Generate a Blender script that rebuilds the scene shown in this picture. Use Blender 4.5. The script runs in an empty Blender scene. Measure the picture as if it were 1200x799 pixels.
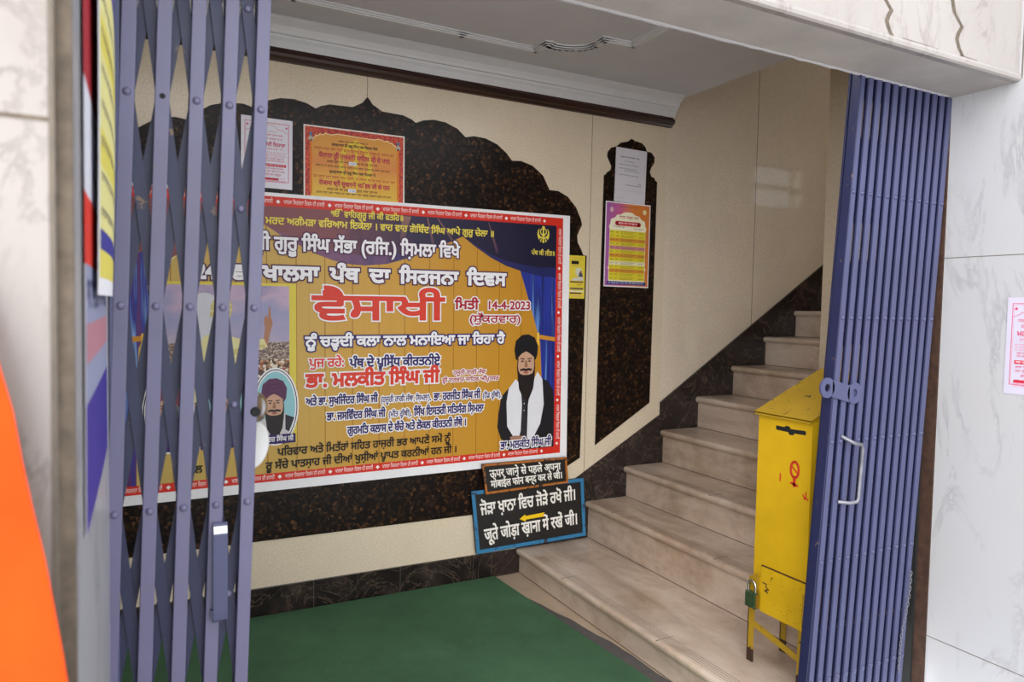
import bpy, bmesh, math, random
from mathutils import Vector, Matrix
from mathutils.geometry import delaunay_2d_cdt, tessellate_polygon

random.seed(7)
scn = bpy.context.scene
COL = scn.collection

# ------------------------------------------------------------------ camera, sky, light
cam_d = bpy.data.cameras.new('camera')
cam = bpy.data.objects.new('camera', cam_d)
COL.objects.link(cam)
cam_d.sensor_width = 36.0
cam_d.lens = 837.9 * 36.0 / 1200.0
cam_d.clip_start = 0.02
R_ = Vector((0.8874353, -0.46050299, 0.01988917))
U_ = Vector((0.00377709, 0.05041369, 0.99872128))
F_ = Vector((0.46091682, 0.8862254, -0.04647825))
cam.matrix_world = Matrix(((R_.x, U_.x, -F_.x, 0), (R_.y, U_.y, -F_.y, 0), (R_.z, U_.z, -F_.z, 1.35), (0, 0, 0, 1)))
cam_d.dof.use_dof = True
cam_d.dof.focus_distance = 2.9
cam_d.dof.aperture_fstop = 4.8
scn.camera = cam

world = bpy.data.worlds.new('sky')
scn.world = world
world.use_nodes = True
bg = world.node_tree.nodes['Background']
bg.inputs['Color'].default_value = (0.93, 0.97, 1.0, 1)
bg.inputs['Strength'].default_value = 1.25

vs = scn.view_settings
vs.view_transform = 'Standard'
vs.look = 'None'
vs.gamma = 1.0
vs.use_curve_mapping = False
vs.exposure = 1.33

def lamp(name, loc, rot, sx, sy, power, color):
    d = bpy.data.lights.new(name, 'AREA')
    d.shape = 'RECTANGLE'
    d.size, d.size_y, d.energy, d.color = sx, sy, power, color
    o = bpy.data.objects.new(name, d)
    COL.objects.link(o)
    o.location = loc
    o.rotation_euler = rot
    return o

sun_d = bpy.data.lights.new('bright_sky', 'SUN')
sun_d.energy = 1.55
sun_d.angle = math.radians(70)
sun_d.color = (1.0, 0.98, 0.95)
sun = bpy.data.objects.new('bright_sky', sun_d)
COL.objects.link(sun)
sun.location = (-1, -3, 4)
sun.rotation_euler = Vector((0.70, 0.70, -0.24)).to_track_quat('-Z', 'Y').to_euler()
lamp('lobby_fill_light', (1.0, 1.72, 2.47), (math.radians(12), 0, 0), 2.2, 0.5, 5.5, (0.98, 0.98, 1.0))  # unseen fill lamp, added to brighten the lobby

# ------------------------------------------------------------------ materials
def s2l(h):
    h = h.lstrip('#')
    v = [int(h[i:i + 2], 16) / 255 for i in (0, 2, 4)]
    return tuple((c / 12.92 if c <= 0.04045 else ((c + 0.055) / 1.055) ** 2.4) for c in v) + (1.0,)

class N:
    """small node-graph builder"""
    def __init__(s, name, rough=0.5, metal=0.0, spec=0.5):
        s.m = bpy.data.materials.new(name)
        s.m.use_nodes = True
        s.t = s.m.node_tree
        s.b = s.t.nodes['Principled BSDF']
        s.b.inputs['Roughness'].default_value = rough
        s.b.inputs['Metallic'].default_value = metal
        s.b.inputs['Specular IOR Level'].default_value = spec
        s._co = None
    def co(s, scale=(1, 1, 1), rot=(0, 0, 0)):
        c = s.t.nodes.new('ShaderNodeTexCoord')
        mp = s.t.nodes.new('ShaderNodeMapping')
        mp.inputs['Scale'].default_value = scale
        mp.inputs['Rotation'].default_value = rot
        s.t.links.new(c.outputs['Object'], mp.inputs['Vector'])
        return mp.outputs['Vector']
    def noise(s, scale, detail=4, rough=0.55, vec=None, dist=0.0):
        n = s.t.nodes.new('ShaderNodeTexNoise')
        n.inputs['Scale'].default_value = scale
        n.inputs['Detail'].default_value = detail
        n.inputs['Roughness'].default_value = rough
        n.inputs['Distortion'].default_value = dist
        s.t.links.new(vec or s.co(), n.inputs['Vector'])
        return n.outputs['Fac']
    def voro(s, scale, vec=None, feature='F1', out='Distance'):
        n = s.t.nodes.new('ShaderNodeTexVoronoi')
        n.feature = feature
        n.inputs['Scale'].default_value = scale
        s.t.links.new(vec or s.co(), n.inputs['Vector'])
        return n.outputs[out]
    def wave(s, scale, dist, vec=None, detail=3, dscale=1.0):
        n = s.t.nodes.new('ShaderNodeTexWave')
        n.inputs['Scale'].default_value = scale
        n.inputs['Distortion'].default_value = dist
        n.inputs['Detail'].default_value = detail
        n.inputs['Detail Scale'].default_value = dscale
        s.t.links.new(vec or s.co(), n.inputs['Vector'])
        return n.outputs['Fac']
    def ramp(s, fac, stops, interp='LINEAR'):
        r = s.t.nodes.new('ShaderNodeValToRGB')
        r.color_ramp.interpolation = interp
        e = r.color_ramp.elements
        while len(e) < len(stops):
            e.new(0.5)
        for i, (p, c) in enumerate(stops):
            e[i].position = p
            e[i].color = s2l(c) if isinstance(c, str) else (c, c, c, 1)
        s.t.links.new(fac, r.inputs['Fac'])
        return r.outputs['Color']
    def mix(s, fac, a, b, mode='MIX'):
        n = s.t.nodes.new('ShaderNodeMix')
        n.data_type = 'RGBA'
        n.blend_type = mode
        for q, v in ((0, fac), (6, a), (7, b)):
            sock = n.inputs[q]
            if isinstance(v, (int, float)):
                sock.default_value = v if q == 0 else (v, v, v, 1)
            elif isinstance(v, str):
                sock.default_value = s2l(v)
            else:
                s.t.links.new(v, sock)
        return n.outputs[2]
    def color(s, c):
        if isinstance(c, str):
            s.b.inputs['Base Color'].default_value = s2l(c)
        else:
            s.t.links.new(c, s.b.inputs['Base Color'])
        return s
    def rough(s, fac, lo, hi):
        n = s.t.nodes.new('ShaderNodeMapRange')
        n.inputs['To Min'].default_value = lo
        n.inputs['To Max'].default_value = hi
        s.t.links.new(fac, n.inputs['Value'])
        s.t.links.new(n.outputs['Result'], s.b.inputs['Roughness'])
        return s
    def bump(s, h, strength, dist=0.002):
        n = s.t.nodes.new('ShaderNodeBump')
        n.inputs['Strength'].default_value = strength
        n.inputs['Distance'].default_value = dist
        s.t.links.new(h, n.inputs['Height'])
        s.t.links.new(n.outputs['Normal'], s.b.inputs['Normal'])
        return s

def plain(name, c, rough=0.5, metal=0.0, spec=0.5, var=0.12, scale=30):
    n = N(name, rough, metal, spec)
    f = n.noise(scale)
    lo = n.ramp(f, [(0.3, 1 - var), (0.75, 1.0)])
    return n.color(n.mix(1.0, c, lo, 'MULTIPLY')).m

def m_cream(name, c='ddcdb5', rough=0.22, spec=0.5):
    n = N(name, rough, 0, spec)
    f = n.noise(140, 3, 0.6)
    sp = n.ramp(f, [(0.35, 0.84), (0.6, 1.0)])
    g = n.ramp(n.noise(3.0, 4), [(0.3, 0.9), (0.7, 1.0)])
    n.color(n.mix(1.0, n.mix(1.0, c, sp, 'MULTIPLY'), g, 'MULTIPLY'))
    return n.m

def m_granite():
    n = N('brown_black_granite', 0.3, 0, 0.18)
    v = n.voro(75, out='Color')
    bw = n.t.nodes.new('ShaderNodeRGBToBW')
    n.t.links.new(v, bw.inputs[0])
    c1 = n.ramp(bw.outputs[0], [(0.0, '120d0c'), (0.5, '1a1210'), (0.78, '3a2719'), (0.95, '6a4930')])
    c2 = n.ramp(n.noise(190, 3, 0.7), [(0.38, 0.3), (0.6, 1.0)])
    n.color(n.mix(1.0, c1, c2, 'MULTIPLY'))
    return n.m

def m_dark_marble():
    n = N('dark_brown_marble', 0.18)
    w = n.noise(4.5, 6, 0.6, dist=2.2)
    vein = n.ramp(w, [(0.485, '1d1716'), (0.497, '6d5748'), (0.503, '7d6a5c'), (0.515, '1d1716')])
    base = n.ramp(n.noise(9, 5), [(0.35, '1a1414'), (0.6, '332927'), (0.8, '5a4a40')])
    n.color(n.mix(0.35, base, vein))
    return n.m

def m_white_marble(name, c='e6e1da', veinc='9a9690', amt=0.8, rough=0.25, rot=(0.3, 0.9, 0.4), sc=1.0, band=0.035):
    n = N(name, rough)
    v = n.co((1.0 * sc, 1.0 * sc, 0.35 * sc), rot)
    w = n.noise(3.4, 8, 0.66, vec=v, dist=1.6)
    fac = n.ramp(w, [(0.5 - band, 0.0), (0.5, 1.0), (0.5 + band, 0.0)])
    g = n.ramp(n.noise(6, 5, vec=v), [(0.42, 0.0), (0.75, 1.0)])
    f2 = n.mix(1.0, fac, g, 'MULTIPLY')
    f3 = n.mix(1.0, f2, amt, 'MULTIPLY')
    base = n.mix(n.ramp(n.noise(2.2, 5), [(0.4, 0.0), (0.8, 0.45)]), c, 'a8a3a0')
    n.color(n.mix(f3, base, veinc))
    return n.m

def m_stair():
    n = N('beige_stair_marble', 0.3)
    v = n.co((1.0, 0.3, 1.0), (0, 0, 0.15))
    a = n.ramp(n.noise(7, 7, 0.62, vec=v, dist=0.6), [(0.3, 'a18e7d'), (0.5, 'bfab9b'), (0.72, 'd3c3b3')])
    d = n.ramp(n.noise(3.0, 6, 0.7), [(0.36, 'e0d8cc'), (0.55, 'ffffff')])
    n.color(n.mix(1.0, a, d, 'MULTIPLY'))
    return n.m

def m_paint(name, base, chip, wear=0.64, rough=0.33, scale=26, spec=0.5):
    n = N(name, rough, 0, spec)
    f = n.noise(scale, 8, 0.72)
    k = n.ramp(f, [(wear, 0.0), (wear + 0.02, 1.0)])
    sh = n.ramp(n.noise(5, 4), [(0.3, 0.82), (0.7, 1.0)])
    n.color(n.mix(k, n.mix(1.0, base, sh, 'MULTIPLY'), chip))
    n.rough(n.noise(14, 5), rough - 0.06, rough + 0.16)
    n.bump(n.noise(60, 4), 0.15, 0.001)
    return n.m

def m_carpet():
    n = N('green_carpet', 0.95, 0, 0.1)
    f = n.ramp(n.noise(2.2, 6, 0.65), [(0.3, '415f46'), (0.55, '4a6c50'), (0.8, '567a5d')])
    g = n.ramp(n.noise(400, 2), [(0.3, 0.72), (0.7, 1.0)])
    dust = n.ramp(n.noise(55, 8, 0.8), [(0.70, 0.0), (0.74, 0.5)])
    n.color(n.mix(dust, n.mix(1.0, f, g, 'MULTIPLY'), '7d9484'))
    n.bump(n.noise(500, 2), 0.5, 0.002)
    return n.m

def m_wood_dark():
    n = N('dark_polished_wood', 0.3)
    w = n.noise(14, 6, 0.6, vec=n.co((0.15, 4, 4)))
    n.color(n.ramp(w, [(0.3, '1a0b08'), (0.55, '32150e'), (0.8, '4a2417')]))
    return n.m

MAT = {}
MAT['cream'] = m_cream('cream_stone')
MAT['cream_gloss'] = m_cream('cream_polished_stone', 'e4d5c2', 0.055, 0.95)
MAT['granite'] = m_granite()
MAT['dark_marble'] = m_dark_marble()
MAT['marble'] = m_white_marble('white_grey_marble', c='a9a9ad', amt=0.75, veinc='6f7074')
MAT['marble_warm'] = m_white_marble('warm_white_marble', '958f8c', '6e625a', 0.75, rot=(0.2, 0.4, 1.2), sc=1.6)
MAT['marble_pink'] = m_white_marble('stained_white_marble', '837a75', '524743', 0.9, rot=(0.5, 0.2, 0.1), sc=2.2)
MAT['stair'] = m_stair()
MAT['plaster'] = plain('grey_white_plaster', 'cfcfd6', 0.8, var=0.07, scale=6)
MAT['plaster_white'] = plain('white_painted_plaster', 'd6d6d9', 0.6, var=0.06, scale=8)
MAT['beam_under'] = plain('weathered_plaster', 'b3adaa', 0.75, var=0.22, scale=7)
MAT['wood'] = m_wood_dark()
MAT['carpet'] = m_carpet()
MAT['underlay'] = plain('grey_underlay', '55504e', 0.95, var=0.25, scale=18)
MAT['floor'] = plain('beige_floor_marble', 'b5a08a', 0.4, var=0.2, scale=9)
MAT['blue'] = m_paint('blue_gate_paint', '444768', '55463f', 0.675, 0.3, 30)
MAT['blue_shade'] = m_paint('shaded_blue_gate_paint', '1d2144', '6b5444', 0.64, 0.4, 22)  # gate paint darkened: shade between the bars put into the colour
MAT['blue_lifted'] = m_paint('lightened_blue_gate_paint', '625f7c', '6b5a4c', 0.675, 0.32, 30)  # same gate paint, colour lightened to offset shade on the left gate
MAT['yellow'] = m_paint('yellow_box_paint', 'd0a616', '4a2a10', 0.69, 0.32, 38)
MAT['yellow_dark'] = m_paint('old_yellow_paint', 'a8851a', '3a2412', 0.6, 0.45, 30)
MAT['steel'] = plain('bright_steel', 'c9c9c9', 0.25, 1.0)
MAT['steel_worn'] = plain('worn_steel', '85858f', 0.45, 0.6, var=0.4)
MAT['rust'] = plain('rusty_iron', '4b3124', 0.85, 0.2, var=0.6, scale=40)
MAT['black'] = plain('black_gap', '0c0c0e', 0.8)
MAT['seam'] = plain('grey_joint', '6b6258', 0.9, var=0.3)
MAT['crack'] = plain('brown_stained_joint', '6a5d50', 0.9, var=0.5, scale=60)
MAT['street'] = plain('street_concrete', 'c2beb8', 0.9, var=0.2, scale=5)
MAT['white_disc'] = plain('white_enamel', 'bdbdbd', 0.35, var=0.05)
MAT['green_brass'] = plain('green_padlock_paint', '3d5236', 0.4, 0.3, var=0.35, scale=60)
MAT['brass'] = plain('brass_edge', 'a5893c', 0.35, 0.8)
MAT['orange'] = None
n_ = N('saffron_cloth', 0.85, 0, 0.2)
n_.color(n_.ramp(n_.noise(5, 3), [(0.3, 'cf3a06'), (0.7, 'df4c0c')]))
n_.b.inputs['Subsurface Weight'].default_value = 0.0
MAT['orange'] = n_.m

PCACHE = {}
def ink(hexc, rough=0.55, spec=0.3):
    """printed or painted colour"""
    k = (hexc, rough)
    if k not in PCACHE:
        n = N('print_' + hexc, rough, 0, spec)
        f = n.ramp(n.noise(9, 3), [(0.3, 0.93), (0.7, 1.0)])
        n.color(n.mix(1.0, hexc, f, 'MULTIPLY'))
        PCACHE[k] = n.m
    return PCACHE[k]

# ------------------------------------------------------------------ mesh builder
class MB:
    def __init__(s):
        s.v, s.f, s.mi, s.mats, s.sm = [], [], [], [], []
    def slot(s, m):
        if m not in s.mats:
            s.mats.append(m)
        return s.mats.index(m)
    def add(s, vs, fs, m, smooth=False):
        o = len(s.v)
        s.v += [tuple(p) for p in vs]
        k = s.slot(m)
        for f in fs:
            s.f.append([i + o for i in f])
            s.mi.append(k)
            s.sm.append(smooth)
        return s
    def box(s, x0, x1, y0, y1, z0, z1, m):
        v = [(x0, y0, z0), (x1, y0, z0), (x1, y1, z0), (x0, y1, z0), (x0, y0, z1), (x1, y0, z1), (x1, y1, z1), (x0, y1, z1)]
        return s.add(v, [(0, 3, 2, 1), (4, 5, 6, 7), (0, 1, 5, 4), (1, 2, 6, 5), (2, 3, 7, 6), (3, 0, 4, 7)], m)
    def prism(s, poly, a0, a1, axis, m, smooth=False, capm=None):
        """poly of 2D points extruded along axis; axis 'y': (x,z); 'x': (y,z); 'z': (x,y)"""
        n = len(poly)
        def P(p, a):
            return {'y': (p[0], a, p[1]), 'x': (a, p[0], p[1]), 'z': (p[0], p[1], a)}[axis]
        v = [P(p, a0) for p in poly] + [P(p, a1) for p in poly]
        s.add(v, [(i, (i + 1) % n, n + (i + 1) % n, n + i) for i in range(n)], m, smooth)
        tri = tessellate_polygon([[Vector((p[0], p[1], 0)) for p in poly]])
        s.add(v[:n], [tuple(t) for t in tri], capm or m)
        s.add(v[n:], [tuple(reversed(t)) for t in tri], capm or m)
        return s
    def tube(s, pts, r, m, seg=10, cap=True):
        pts = [Vector(p) for p in pts]
        rings = []
        up = None
        for i, p in enumerate(pts):
            d = (pts[min(i + 1, len(pts) - 1)] - pts[max(i - 1, 0)]).normalized()
            if up is None:
                up = d.orthogonal().normalized()
            up = (up - d * up.dot(d)).normalized()
            w = d.cross(up)
            rr = r[i] if isinstance(r, (list, tuple)) else r
            rings.append([p + (up * math.cos(2 * math.pi * k / seg) + w * math.sin(2 * math.pi * k / seg)) * rr for k in range(seg)])
        v = [q for ring in rings for q in ring]
        f = []
        for i in range(len(rings) - 1):
            for k in range(seg):
                f.append((i * seg + k, i * seg + (k + 1) % seg, (i + 1) * seg + (k + 1) % seg, (i + 1) * seg + k))
        s.add(v, f, m, True)
        if cap:
            s.add(rings[0], [tuple(reversed(range(seg)))], m)
            s.add(rings[-1], [tuple(range(seg))], m)
        return s
    def build(s, name, parent=None, loc=None, rot=None, bevel=0.0):
        me = bpy.data.meshes.new(name)
        me.from_pydata(s.v, [], s.f)
        for m in s.mats:
            me.materials.append(m)
        me.polygons.foreach_set('material_index', s.mi)
        me.polygons.foreach_set('use_smooth', s.sm)
        me.update()
        bm = bmesh.new()
        bm.from_mesh(me)
        if s.fixn:
            bmesh.ops.recalc_face_normals(bm, faces=bm.faces)
        bm.to_mesh(me)
        bm.free()
        o = bpy.data.objects.new(name, me)
        COL.objects.link(o)
        if loc: o.location = loc
        if rot: o.rotation_euler = rot
        if parent: o.parent = parent
        if bevel:
            b = o.modifiers.new('bevel', 'BEVEL')
            b.width = bevel
            b.segments = 2
            b.limit_method = 'ANGLE'
            b.angle_limit = 0.9
        return o
    fixn = True

def tag(o, label=None, cat=None, group=None, kind=None):
    if label: o['label'] = label
    if cat: o['category'] = cat
    if group: o['group'] = group
    if kind: o['kind'] = kind
    return o

def thing(name, label, cat, loc=(0, 0, 0), rot=(0, 0, 0), group=None):
    o = bpy.data.objects.new(name, None)
    o.empty_display_size = 0.1
    COL.objects.link(o)
    o.location = loc
    o.rotation_euler = rot
    return tag(o, label, cat, group)

def struct(o):
    o['kind'] = 'structure'
    return o

def cp(o, parent=None, loc=None):
    c = o.copy()
    COL.objects.link(c)
    if parent: c.parent = parent
    if loc is not None: c.location = loc
    return c

# ------------------------------------------------------------------ lettering
GL = {}
def contours(body, size=1.0, res=3):
    c = bpy.data.curves.new('glyph', 'FONT')
    c.body = body
    c.size = size
    c.fill_mode = 'NONE'
    c.resolution_u = res
    o = bpy.data.objects.new('glyph', c)
    COL.objects.link(o)
    bpy.context.view_layer.update()
    me = bpy.data.meshes.new_from_object(o.evaluated_get(bpy.context.evaluated_depsgraph_get()))
    V = [(v.co.x, v.co.y) for v in me.vertices]
    nxt = {}
    for e in me.edges:
        a, b = e.vertices
        nxt.setdefault(a, []).append(b)
        nxt.setdefault(b, []).append(a)
    seen, loops = set(), []
    for i in range(len(V)):
        if i in seen or i not in nxt:
            continue
        loop, cur, prev = [i], i, None
        seen.add(i)
        # follow the vertex order of the spline
        cand = [j for j in nxt[i] if j == i + 1] or nxt[i]
        cur, prev = cand[0], i
        while cur != i and cur not in seen:
            loop.append(cur)
            seen.add(cur)
            nn = [j for j in nxt[cur] if j != prev]
            if not nn: break
            prev, cur = cur, nn[0]
        if len(loop) > 2:
            loops.append([V[j] for j in loop])
    bpy.data.objects.remove(o)
    bpy.data.curves.remove(c)
    bpy.data.meshes.remove(me)
    return loops

def wind(p, loops):
    w = 0
    x, y = p
    for L in loops:
        n = len(L)
        for i in range(n):
            x0, y0 = L[i]
            x1, y1 = L[(i + 1) % n]
            if y0 <= y < y1 or y1 <= y < y0:
                t = x0 + (y - y0) / (y1 - y0) * (x1 - x0)
                if t > x:
                    w += 1 if y1 > y0 else -1
    return w

def fill(loops):
    """non-zero fill of overlapping contours -> verts, triangles, outline edges"""
    pts, eds = [], []
    for L in loops:
        o = len(pts)
        pts += [Vector(p) for p in L]
        eds += [(o + i, o + (i + 1) % len(L)) for i in range(len(L))]
    if not pts:
        return [], [], []
    V, E, F, _, _, _ = delaunay_2d_cdt(pts, eds, [], 0, 1e-5)
    keep = []
    for f in F:
        c = (sum(V[i].x for i in f) / len(f), sum(V[i].y for i in f) / len(f))
        if wind(c, loops) != 0:
            keep.append(tuple(f))
    cnt = {}
    for f in keep:
        for i in range(len(f)):
            k = tuple(sorted((f[i], f[(i + 1) % len(f)])))
            cnt[k] = cnt.get(k, 0) + 1
    return [(v.x, v.y) for v in V], keep, [k for k, q in cnt.items() if q == 1]

def fatten(P, F, w):
    """grow a filled 2D shape by w"""
    nxt = {}
    ed = set()
    for f in F:
        A = sum(P[f[i]][0] * P[f[(i + 1) % len(f)]][1] - P[f[(i + 1) % len(f)]][0] * P[f[i]][1] for i in range(len(f)))
        g = f if A > 0 else tuple(reversed(f))
        for i in range(len(g)):
            ed.add((g[i], g[(i + 1) % len(g)]))
    for a, b in ed:
        if (b, a) not in ed:
            nxt.setdefault(a, []).append(b)
    loops = []
    while nxt:
        a = next(iter(nxt))
        loop, cur = [], a
        while cur in nxt:
            loop.append(cur)
            n = nxt[cur].pop()
            if not nxt[cur]: del nxt[cur]
            cur = n
            if cur == a: break
        if len(loop) > 2: loops.append([Vector(P[i]) for i in loop])
    out = []
    for L in loops:
        L = [p for i, p in enumerate(L) if (p - L[i - 1]).length > 1e-6]
        n = len(L)
        if n < 3: continue
        M = []
        for i in range(n):
            d0 = (L[i] - L[i - 1]).normalized()
            d1 = (L[(i + 1) % n] - L[i]).normalized()
            n0, n1 = Vector((d0.y, -d0.x)), Vector((d1.y, -d1.x))
            m = n0 + n1
            if m.length < 0.3:
                M += [L[i] + (n0 + d0) * w, L[i] + (n1 - d1) * w]
            else:
                m = m / m.length
                M.append(L[i] + m * min(w / max(m.dot(n0), 0.2), 1.7 * w))
        out.append([(p.x, p.y) for p in M])
    if not out: return P, F
    pts, eds = [], []
    for L in out:
        o = len(pts)
        pts += [Vector(p) for p in L]
        eds += [(o + i, o + (i + 1) % len(L)) for i in range(len(L))]
    V, _, FF, _, _, _ = delaunay_2d_cdt(pts, eds, [], 0, 1e-7)
    keep = [tuple(f) for f in FF if wind((sum(V[i].x for i in f) / len(f), sum(V[i].y for i in f) / len(f)), out) > 0]
    return [(v.x, v.y) for v in V], keep

def xmax(body):
    return max((p[0] for L in contours(body, res=1) for p in L), default=0.0)

BAR = xmax('||')
def glyph(ch):
    if ch not in GL:
        adv = xmax('|' + ch + '|') - BAR
        GL[ch] = (adv,) + tuple(fill(contours(ch)) if ch != ' ' else ([], [], []))
    return GL[ch]

SIHARI = {'\u0a3f', '\u093f'}
MARKS = set('\u0a3c\u0a41\u0a42\u0a47\u0a48\u0a4b\u0a4c\u0a70\u0a71\u0a02\u0a01\u0a3e\u0a40\u093c\u0941\u0942\u0947\u0948\u094b\u094c\u0902\u0901\u093e\u0940\u0943')
VIRAMA = {'\u0a4d', '\u094d'}

def layout(text):
    """-> list of (char, x, y, scale), width.  Moves the short i before its letter, hangs the subjoined letters."""
    out, pen, i = [], 0.0, 0
    T = list(text)
    while i < len(T):
        ch = T[i]
        j = i + 1
        while j < len(T) and (T[j] in MARKS or T[j] in VIRAMA or T[j] in SIHARI or T[j - 1] in VIRAMA and T[j] in 'ਰਹਵ'):
            j += 1
        cl = T[i:j]
        if any(c in SIHARI for c in cl):
            sh = [c for c in cl if c in SIHARI][0]
            out.append((sh, pen, 0, 1))
            pen += glyph(sh)[0]
            cl.remove(sh)
        base_adv = 0
        k = 0
        while k < len(cl):
            c = cl[k]
            if c in VIRAMA and k + 1 < len(cl) and cl[k + 1] in 'ਰਹਵ':
                out.append((cl[k + 1], pen - base_adv * 0.75, -0.27, 0.5))
                k += 2
                continue
            out.append((c, pen, 0, 1))
            a = glyph(c)[0]
            if k == 0: base_adv = a
            pen += a
            k += 1
        i = j
    return out, pen

REFH = {}
def refh(c):
    if c not in REFH:
        REFH[c] = max(p[1] for p in glyph(c)[1])
    return REFH[c]

class Print:
    """flat printing on a sheet: local (u, v) plus a layer number -> builder coordinates"""
    def __init__(s, mb, fn):
        s.mb, s.fn = mb, fn
    def poly(s, pts, m, layer):
        n = len(pts)
        tri = tessellate_polygon([[Vector((p[0], p[1], 0)) for p in pts]])
        s.mb.add([s.fn(p[0], p[1], layer) for p in pts], [tuple(t) for t in tri], m)
    def rect(s, u0, v0, u1, v1, m, layer):
        s.mb.add([s.fn(u0, v0, layer), s.fn(u1, v0, layer), s.fn(u1, v1, layer), s.fn(u0, v1, layer)], [(0, 1, 2, 3)], m)
    def frame(s, u0, v0, u1, v1, w, m, layer):
        s.rect(u0, v0, u1, v0 + w, m, layer); s.rect(u0, v1 - w, u1, v1, m, layer)
        s.rect(u0, v0 + w, u0 + w, v1 - w, m, layer); s.rect(u1 - w, v0 + w, u1, v1 - w, m, layer)
    def ell(s, u, v, a, b, m, layer, n=32, t0=0.0, t1=2 * math.pi):
        pts = [(u + a * math.cos(t0 + (t1 - t0) * k / n), v + b * math.sin(t0 + (t1 - t0) * k / n)) for k in range(n + (0 if t1 - t0 > 6.28 else 1))]
        s.poly(pts, m, layer)
    def line(s, pts, w, m, layer):
        for i, (a, b) in enumerate(zip(pts[:-1], pts[1:])):
            d = Vector((b[0] - a[0], b[1] - a[1]))
            if d.length < 1e-7: continue
            d.normalize()
            n = Vector((-d.y, d.x)) * w / 2
            e = d * w * 0.45
            q = [(a[0] - e.x + n.x, a[1] - e.y + n.y), (a[0] - e.x - n.x, a[1] - e.y - n.y), (b[0] + e.x - n.x, b[1] + e.y - n.y), (b[0] + e.x + n.x, b[1] + e.y + n.y)]
            s.mb.add([s.fn(p[0], p[1], layer + 0.2 * (i % 2)) for p in q], [(0, 1, 2, 3)], m)
    def text(s, body, u0, u1, v, h, m, layer, out=None, ow=0.0, bold=0.0, ref='\u0a38', v1=None, vert=False):
        """fit the line between u0 and u1, letters h high; out/ow: outline colour and width; bold: extra stroke"""
        L, W = layout(body)
        if W <= 0: return
        sx = (u1 - u0) / W
        sy = h / refh(ref)
        dv = ((v1 - v) / (u1 - u0)) if v1 is not None else 0.0
        for i, (ch, px, py, k) in enumerate(L):
            adv, V, F, E = glyph(ch)
            if not F: continue
            P = []
            for x, y in V:
                uu = u0 + (px + x * k) * sx
                vv = v + (py + y * k) * sy + dv * (uu - u0)
                P.append((uu, vv))
            if vert:
                P = [(u0 + (q[1] - v), v - (q[0] - u0)) for q in P]
            jit = 0.13 * (i % 4)
            if bold > 0:
                V2, F2 = fatten(P, F, bold)
            else:
                V2, F2 = P, F
            s.mb.add([s.fn(p[0], p[1], layer + jit) for p in V2], F2, m)
            if out and ow > 0:
                V2, F2 = fatten(P, F, ow + bold)
                s.mb.add([s.fn(p[0], p[1], layer - 1 + jit) for p in V2], F2, out)

# ================================================================== SETTING
D = 3.172
GY = 1.45            # line of the folding gate
PX = 2.326           # face of the side wall right of the gate

# back wall of the lobby: cream stone slabs with inlaid granite
w = MB()
w.box(-1.0, 2.596, D, D + 0.2, 0.0, 2.7, MAT['cream'])
for x0, z0, z1 in ((0.9, 2.275, 2.40), (2.098, 0.47, 2.40)):
    w.box(x0 - 0.0012, x0 + 0.0012, D - 0.0006, D + 0.001, z0, z1, MAT['seam'])
struct(w.build('wall_back'))

w = MB()
w.box(2.596, 6.2, D + 0.008, D + 0.2, 0.0, 4.3, MAT['cream_gloss'])
for x0 in (3.285, 3.93, 4.6, 5.25):
    w.box(x0 - 0.0015, x0 + 0.0015, D + 0.0072, D + 0.009, 0.6, 4.3, MAT['seam'])
struct(w.build('wall_stair'))

# big cusped granite inlay
arch = [(0.9, 2.274), (0.923, 2.244), (0.967, 2.219), (1.022, 2.217), (1.066, 2.216), (1.106, 2.203), (1.127, 2.19), (1.163, 2.206), (1.215, 2.216), (1.274, 2.212), (1.334, 2.191), (1.377, 2.156), (1.42, 2.167), (1.482, 2.164), (1.546, 2.143), (1.598, 2.106), (1.628, 2.073), (1.677, 2.078), (1.744, 2.062), (1.807, 2.018), (1.845, 1.951), (1.898, 1.95), (1.955, 1.926), (2.007, 1.876), (2.038, 1.817), (2.046, 1.788), (2.035, 1.768), (2.018, 1.731), (2.022, 1.695), (2.042, 1.665), (2.058, 1.633)]
gp = arch + [(2.08, 1.629), (2.068, 0.562), (1.6, 0.327), (-0.26, 0.33), (-0.275, 1.629)] + [(1.8 - x, z) for x, z in reversed(arch[1:])]
w = MB()
w.prism(gp, D - 0.004, D + 0.004, 'y', MAT['granite'])
for x0 in (0.3, 0.78, 1.24, 1.7):
    w.box(x0, x0 + 0.001, D - 0.0045, D - 0.003, 0.33, 2.0, MAT['black'])
struct(w.build('trim_1'))

# narrow cusped granite inlay
nl = [(2.349, 2.271), (2.325, 2.253), (2.279, 2.241), (2.257, 2.223), (2.242, 2.215), (2.219, 2.209), (2.198, 2.185), (2.195, 2.16), (2.21, 2.134), (2.223, 2.111), (2.219, 2.092), (2.193, 2.074), (2.19, 2.064), (2.177, 2.061)]
nr = [(2.372, 2.262), (2.419, 2.255), (2.444, 2.236), (2.453, 2.215), (2.485, 2.212), (2.508, 2.189), (2.507, 2.16), (2.488, 2.133), (2.477, 2.106), (2.49, 2.082), (2.51, 2.078), (2.514, 2.065), (2.53, 2.057)]
w = MB()
w.prism(list(reversed(nl)) + nr + [(2.521, 0.836), (2.163, 0.622)], D - 0.004, D + 0.004, 'y', MAT['granite'])
struct(w.build('trim_2'))

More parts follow.
